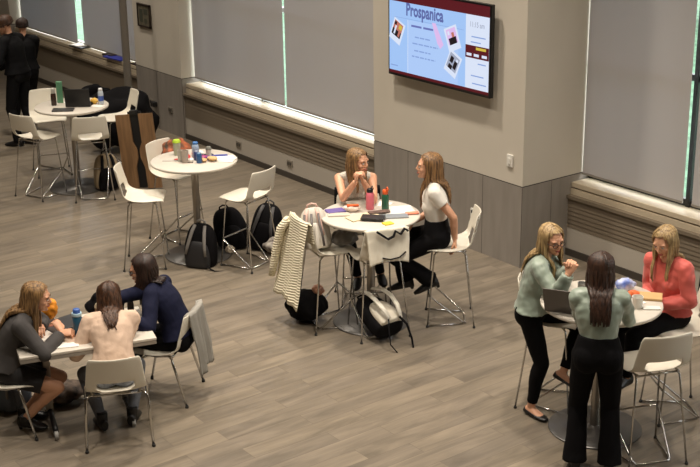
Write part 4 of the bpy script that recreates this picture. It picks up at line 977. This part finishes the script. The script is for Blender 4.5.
# ------------------------------------------------------------------ coats and cloths over chair backs
def local(o, p): return o.matrix_basis @ V(p)
def drape(name, st, sz, m, label, cat, wtop=.40, wbot=.46, lout=.6, lin_=.25, amp=.02, seed=0, off=.012, xs=0.0, thick=.012, flare=.10, arc=0.05):
    # cloth over the back rim of chair `st` (seat height sz): hangs lout behind it and lin_ in front
    rim_y, rim_z = -.284, sz + .315; N, M = 26, 30; g = G(); vs = []
    total = lin_ + lout
    for i in range(M + 1):
        s_ = -lin_ + total * i / M
        for j in range(N + 1):
            u = -1 + 2 * j / N
            if s_ < 0: t = -s_; y = rim_y + off + t * .18 + .006; z = rim_z + .012 - t; wd = wtop
            else:
                t = s_; a = min(t / .03, 1); y = rim_y - off - .012 - flare * t * t / max(lout, .01) * 1.2; z = rim_z + .014 - max(0, t - .01)
                wd = wtop + (wbot - wtop) * (t / lout)
            f = amp * math.sin(u * 6.3 + seed) * min(1, abs(s_) * 3) + amp * .6 * math.sin(u * 13 + seed * 2 + s_ * 3) * min(1, abs(s_) * 3)
            z2 = z - arc * u * u * (1 if s_ >= 0 else .3) * min(1, abs(s_) * 6) - (.018 * abs(u) ** 3 if abs(s_) < .1 else .0)
            yy = y + .04 * u * u * max(0, 1 - abs(s_) / .25)
            vs.append((xs + wd * .5 * u + .01 * noise.noise(V((u * 2, s_ * 5, seed))), yy - abs(f) * (1 if s_ >= 0 else -.4), z2 + .012 * noise.noise(V((u * 3, s_ * 2, seed + 5)))))
    g.add(vs, [(i * (N + 1) + j, i * (N + 1) + j + 1, (i + 1) * (N + 1) + j + 1, (i + 1) * (N + 1) + j) for i in range(M) for j in range(N)])
    o = g.build(name, m, smooth=True, solid=thick)
    o.location = st.location; o.rotation_euler = st.rotation_euler
    return tag(o, label, cat)
def mat_knit():
    m = bpy.data.materials.new('cream_ribbed_knit'); m.use_nodes = True; nt = m.node_tree; b = nt.nodes['Principled BSDF']; L = nt.links.new
    tc = nt.nodes.new('ShaderNodeTexCoord'); wv = nt.nodes.new('ShaderNodeTexWave'); wv.bands_direction = 'Z'; wv.inputs['Scale'].default_value = 13.0; wv.inputs['Distortion'].default_value = .5; wv.inputs['Detail'].default_value = 2
    wv.inputs['Detail Scale'].default_value = 1.5; L(tc.outputs['Object'], wv.inputs['Vector'])
    cr = nt.nodes.new('ShaderNodeValToRGB'); cr.color_ramp.elements[0].color = (*lin((212, 200, 168)), 1); cr.color_ramp.elements[1].color = (*lin((234, 225, 200)), 1); cr.color_ramp.elements[1].position = .5
    L(wv.outputs['Fac'], cr.inputs[0]); L(cr.outputs[0], b.inputs['Base Color']); b.inputs['Roughness'].default_value = .9
    bp = nt.nodes.new('ShaderNodeBump'); bp.inputs['Strength'].default_value = .6; bp.inputs['Distance'].default_value = .02; L(wv.outputs['Fac'], bp.inputs['Height']); L(bp.outputs[0], b.inputs['Normal'])
    return m
KNIT = mat_knit()
kc = drape('cardigan', SC1, .76, KNIT, 'long cream ribbed knit cardigan hanging over the back of a bar stool', 'cardigan', .42, .56, .76, .22, .024, 1.0, flare=.13)
slv = G().tube([(-.17, -.31, 1.02), (-.22, -.36, .92), (-.25, -.40, .72), (-.26, -.43, .56), (-.27, -.45, .46)], [.05, .06, .058, .05, .042], 14, .7).build('sleeve', KNIT, kc, smooth=True)
CREAMC = mat('cream_cloth', (226, 218, 200), .85, bump=.2, bscale=20)
tc_ = drape('jacket', SC2, .76, CREAMC, 'cream cloth jacket over the back of the bar stool nearest the white backpack', 'jacket', .40, .36, .30, .16, .012, 2.0, flare=.05, arc=.03)
G().tube([(-.12, -.335, 1.085), (-.06, -.345, 1.04), (-.02, -.345, 1.01), (.03, -.345, 1.03), (.05, -.34, 1.075), (.10, -.335, 1.04), (.14, -.33, 1.085), (.17, -.325, 1.06)], .017, 8, .6).build('black_strap', BLACKF, tc_, smooth=True)
G().tube([(-.07, -.342, .84), (0, -.35, .82), (.09, -.345, .83), (.15, -.335, .87)], .009, 8, .6).build('black_piping', BLACKF, tc_, smooth=True)
drape('jacket', CD3, .45, mat('grey_cloth', (150, 146, 138), .85, bump=.2), 'pale grey jacket hanging over the chair of the woman in navy', 'jacket', .36, .32, .52, .12, .03, 3.0, xs=.05, flare=.04)
drape('jacket', SC4, .76, BLACKF, 'black jacket over the stool back of the woman in the sleeveless top', 'jacket', .44, .46, .42, .12, .02, 4.0, flare=.03)
drape('coat', SE3, .76, BLACKF, 'black coat hanging over the stool back of the woman in coral', 'coat', .46, .52, .55, .14, .035, 5.0, flare=.03)

# ------------------------------------------------------------------ bags
def backpack(loc, rz, w_, d_, h_, body_m, strap_m, pocket_m, label, tilt=(0, 0, 0), seed=0, handle=True, straps=True):
    t = empty('backpack', loc, rz, label, 'backpack'); t.rotation_euler = (tilt[0], tilt[1], rz)
    prof = [(0, .90, .85), (.03, 1.0, 1.0), (.25, 1.04, 1.08), (.5, 1.0, 1.0), (.75, .90, .84), (.9, .74, .62), (.98, .5, .36), (1.0, .3, .2)]
    def body(mx, dx, h0, k):
        g = G(); n = 28; rs = []
        for f, a, b_ in prof:
            ring = []
            for j in range(n):
                an = 2 * PI * j / n; ca, sa = math.cos(an), math.sin(an)
                x = math.copysign(abs(ca) ** .7, ca) * mx / 2 * a; y = math.copysign(abs(sa) ** .7, sa) * dx / 2 * b_
                p = V((x, y, f * h0)); nn = 1 + .07 * noise.noise(p * 9 + V((seed + k, 0, 0))) if f > .02 else 1
                ring.append(V((x * nn, y * nn, p.z)))
            rs.append(ring)
        g.rings(rs); return g
    body(w_, d_, h_, 0).build('bag_body', body_m, t, smooth=True, subdiv=1)
    pk = body(w_ * .8, d_ * .5, h_ * .62, 3); pk.xf(Matrix.Translation((0, -d_ * .42, .008))); pk.build('front_pocket', pocket_m, t, smooth=True, subdiv=1)
    if straps:
        for s_ in (-1, 1):
            G().tube([(s_ * w_ * .16, -d_ * .18, h_ * .985), (s_ * w_ * .2, -d_ * .40, h_ * .86), (s_ * w_ * .24, -d_ * .56, h_ * .68), (s_ * w_ * .28, -d_ * .66, h_ * .52), (s_ * w_ * .33, -d_ * .72, h_ * .34)], [.018, .02, .02, .018, .014], 8, .4, (0, 1, 0)).build('strap', strap_m, t, smooth=True)
    if handle: G().tube([(-.05, 0, h_ * .97), (-.04, 0, h_ * 1.06), (0, 0, h_ * 1.09), (.04, 0, h_ * 1.06), (.05, 0, h_ * .97)], .009, 8).build('handle', strap_m, t, smooth=True)
    return t
GREYS = mat('grey_strap', (120, 116, 112), .7); WHITES = mat('white_strap', (220, 214, 200), .7)
CAMD = face(.70, -.72)
bpk = backpack((-11.27, 6.44, 0), face(-.55, .75), .34, .22, .46, BLACKF, GREYS, mat('black_nylon', (34, 33, 35), .6), 'black backpack with grey straps standing beside the table pedestal', (0, .06, 0), 1)
G().tube([(.12, -.14, .04), (.22, -.16, .015), (.34, -.10, .012), (.42, -.14, .012)], [.012, .012, .012, .009], 8, .5).build('loose_strap', BLACKF, bpk, smooth=True)
backpack((-11.55, 7.05, 0), face(-.8, .6), .36, .24, .46, BLACKF, BLACKF, BLACKF, 'plain black backpack between the grey-strapped one and the black duffel', (R(6), R(-14), 0), 2, straps=False)
backpack((-11.33, 7.27, 0), face(-.65, .8), .34, .26, .50, BLACKF, mat('dark_grey_strap', (70, 68, 68), .7), BLACKF, 'black slouching bag beside the striped scarf', (R(0), R(10), 0), 3)
lump('scarf', V((-11.02, 7.28, 0)), 0, (.19, .13, .08), mat('striped_wool', (206, 198, 186), .9, vscale=10, rgb2=(84, 74, 70)), 'crumpled grey and white striped scarf on the floor', 'scarf', AX, 2, .5)
lump('shoe_pouch', V((-11.36, 6.86, 0)), 0, (.06, .05, .045), mat('tan_pouch', (170, 156, 136), .8), 'small tan pouch on the floor between two black bags', 'pouch', 0, 3)
# white and black backpack lying on the floor
wb = backpack((-8.66, 6.62, .115), 0, .30, .20, .46, BLACKF, BLACKF, mat('white_nylon', (214, 206, 190), .7), 'white and black backpack lying on the floor by the middle table', (0, 0, 0), 5, straps=False)
wb.matrix_basis = Matrix.Translation((-8.41, 6.72, .125)) @ Matrix.Rotation(face(-1.0, .02), 4, 'Z') @ Matrix.Rotation(R(-68), 4, 'X')
for s_ in (-1, 1):
    G().tube([(s_ * .06, -.12, .44), (s_ * .08, -.19, .34), (s_ * .09, -.215, .22), (s_ * .08, -.205, .10), (s_ * .06, -.16, .0)], [.022, .026, .026, .024, .02], 10, .45, (0, 1, 0)).build('white_strap', WHITES, wb, smooth=True)
    G().tube([(s_ * .06, -.14, .01), (s_ * .10, -.10, -.07), (s_ * .12, .0, -.16), (s_ * .09, .035, -.24)], [.011, .011, .01, .008], 8, .5).build('loose_strap', BLACKF, wb, smooth=True)
# backpack standing on the cardigan stool
p = local(SC1, (.02, -.10, .76)); sb = backpack((p.x, p.y, .762), face(-.75, .66), .27, .18, .38, mat('pale_grey_nylon', (196, 190, 180), .6), mat('pinkish_strap', (206, 172, 160), .7), mat('white_panel', (222, 216, 206), .6), 'pale grey and white backpack on the seat of the cardigan stool', (R(-10), R(-8), 0), 6)
for q_ in (-.09, .0, .09): G().tube([(q_, -.185, .04), (q_ * .95, -.19, .16), (q_ * .8, -.165, .24), (q_ * .7, -.10, .33)], .011, 8, .5, (0, 1, 0)).build('dark_stripe', mat('dark_stripe', (92, 86, 84), .6), sb, smooth=True)
p = local(SC1, (.08, .14, .76)); lump('bag', V((p.x, p.y, 0)), .762, (.13, .10, .07), mat('grey_pouch', (104, 100, 96), .6, sheen=.2), 'dark grey soft bag on the front of the cardigan stool', 'bag', 1, 4, .4)
# under the cardigan stool
lump('bag', V((-9.30, 6.42, 0)), 0, (.20, .15, .15), BLACKF, 'black tote slumped on the floor under the cream cardigan', 'bag', .9, 6, .25)
lump('pouch', V((-9.22, 6.50, 0)), .27, (.06, .05, .05), mat('blush_leather', (190, 140, 116), .6), 'blush pouch sitting on the black tote', 'pouch', .4, 2, .3)
# under the far table
backpack((-14.42, 6.95, .018), face(-.9, .2), .32, .22, .44, mat('tan_canvas', (150, 132, 104), .8), BLACKF, BLACKF, 'tan and black backpack standing under the far table', (0, 0, 0), 8)
# heap of dark coats behind the far table
lump('coat', V((-15.95, 7.95, 0)), 0, (.55, .34, .42), BLACKF, 'big heap of black coats behind the far table', 'coat heap', AX, 11, .35)
lump('bag', V((-17.3, 8.25, 0)), 0, (.3, .24, .33), BLACKF, 'black bag on the floor behind the green carton', 'bag', AX, 13, .3)
# orange patterned bag on the stool behind the snack table
lump('bag', V((-12.30, 6.80, 0)), .762, (.17, .13, .17), mat('patterned_orange', (176, 92, 52), .7, vscale=14, rgb2=(60, 52, 40)), 'orange and brown patterned bag on the stool behind the snack table', 'bag', AX, 14, .3)
# low table group
lump('bag', on('D', .16, .22), ZL, (.16, .11, .12), BLACKF, 'black bag at the far edge of the low table', 'bag', AX, 15, .3)
g = G().tube([(-.09, 0, .1), (-.07, 0, .2), (0, 0, .235), (.07, 0, .2), (.09, 0, .1)], .01, 8); o = g.build('handle', BLACKF, smooth=True); o.parent = [q for q in bpy.data.objects if q.get('label') == 'black bag at the far edge of the low table'][0]
lump('bag', on('D', -.30, .26), ZL, (.07, .05, .085), mat('orange_cloth', (232, 146, 36), .7), 'small bright orange pouch at the far left corner of the low table', 'pouch', AX, 16, .3)
backpack((-9.36, 3.52, 0), face(-.4, .9), .32, .22, .42, mat('slate_nylon', (112, 120, 132), .7), GREYS, mat('slate_dark', (92, 100, 112), .7), 'slate blue backpack on the floor beneath the woman in charcoal', (0, 0, 0), 9)
lump('scarf', V((-9.17, 3.86, 0)), 0, (.22, .15, .08), mat('mottled_scarf', (120, 104, 92), .9, vscale=12, rgb2=(44, 38, 36)), 'mottled brown scarf on the floor under the low table', 'scarf', AX, 17, .5)
lump('coat', V((-9.47, 3.42, .42)), .0, (.2, .16, .3), BLACKF, 'black coat behind the woman in charcoal at the left edge', 'coat', AX, 18, .25)

# ------------------------------------------------------------------ wooden board with a dark centre
wbd = empty('display_board', (-14.15, 7.33, 0), face(-.62, .78), 'tall wooden board with a black hourglass centre leaning by the far table', 'board')
BH, BW = .95, .50; WOOD = mat('oak_board', (132, 100, 68), .55, var=.18, vscale=5, stretch=(6, 1, .6), bump=.05); BLK = mat('black_board', (18, 18, 19), .5)
def outline(sgn):
    pts = []
    for k in range(25):
        z = BH * k / 24; f = k / 24
        wv = .062 if f > .62 else (.062 - .044 * math.sin(min(1, (.62 - f) / .12) * PI / 2) if f > .50 else (.018 + .0 if f > .42 else .018 + .044 * min(1, (.42 - f) / .14)))
        pts.append((sgn * wv, z))
    return pts
for sgn in (-1, 1):
    g = G(); pi = outline(sgn); n = len(pi)
    A_ = [V((x, -.03, z)) for x, z in pi] + [V((sgn * BW / 2, -.03, BH)), V((sgn * BW / 2, -.03, 0))]
    B_ = [p + V((0, .025, 0)) for p in A_]; m_ = len(A_)
    g.add(A_ + B_, [tuple(range(m_)), tuple(range(2 * m_ - 1, m_ - 1, -1))] + [(i, (i + 1) % m_, m_ + (i + 1) % m_, m_ + i) for i in range(m_)])
    g.build('wood_panel', WOOD, wbd)
G().bb(-.09, .09, -.004, .015, .01, BH + .03).build('black_panel', BLK, wbd)
G().bb(-.05, .05, -.04, .02, BH - .005, BH + .05).build('clip', BLK, wbd, bevel=.008)
wbd.rotation_euler = (R(-3), R(-6), face(-.62, .78))
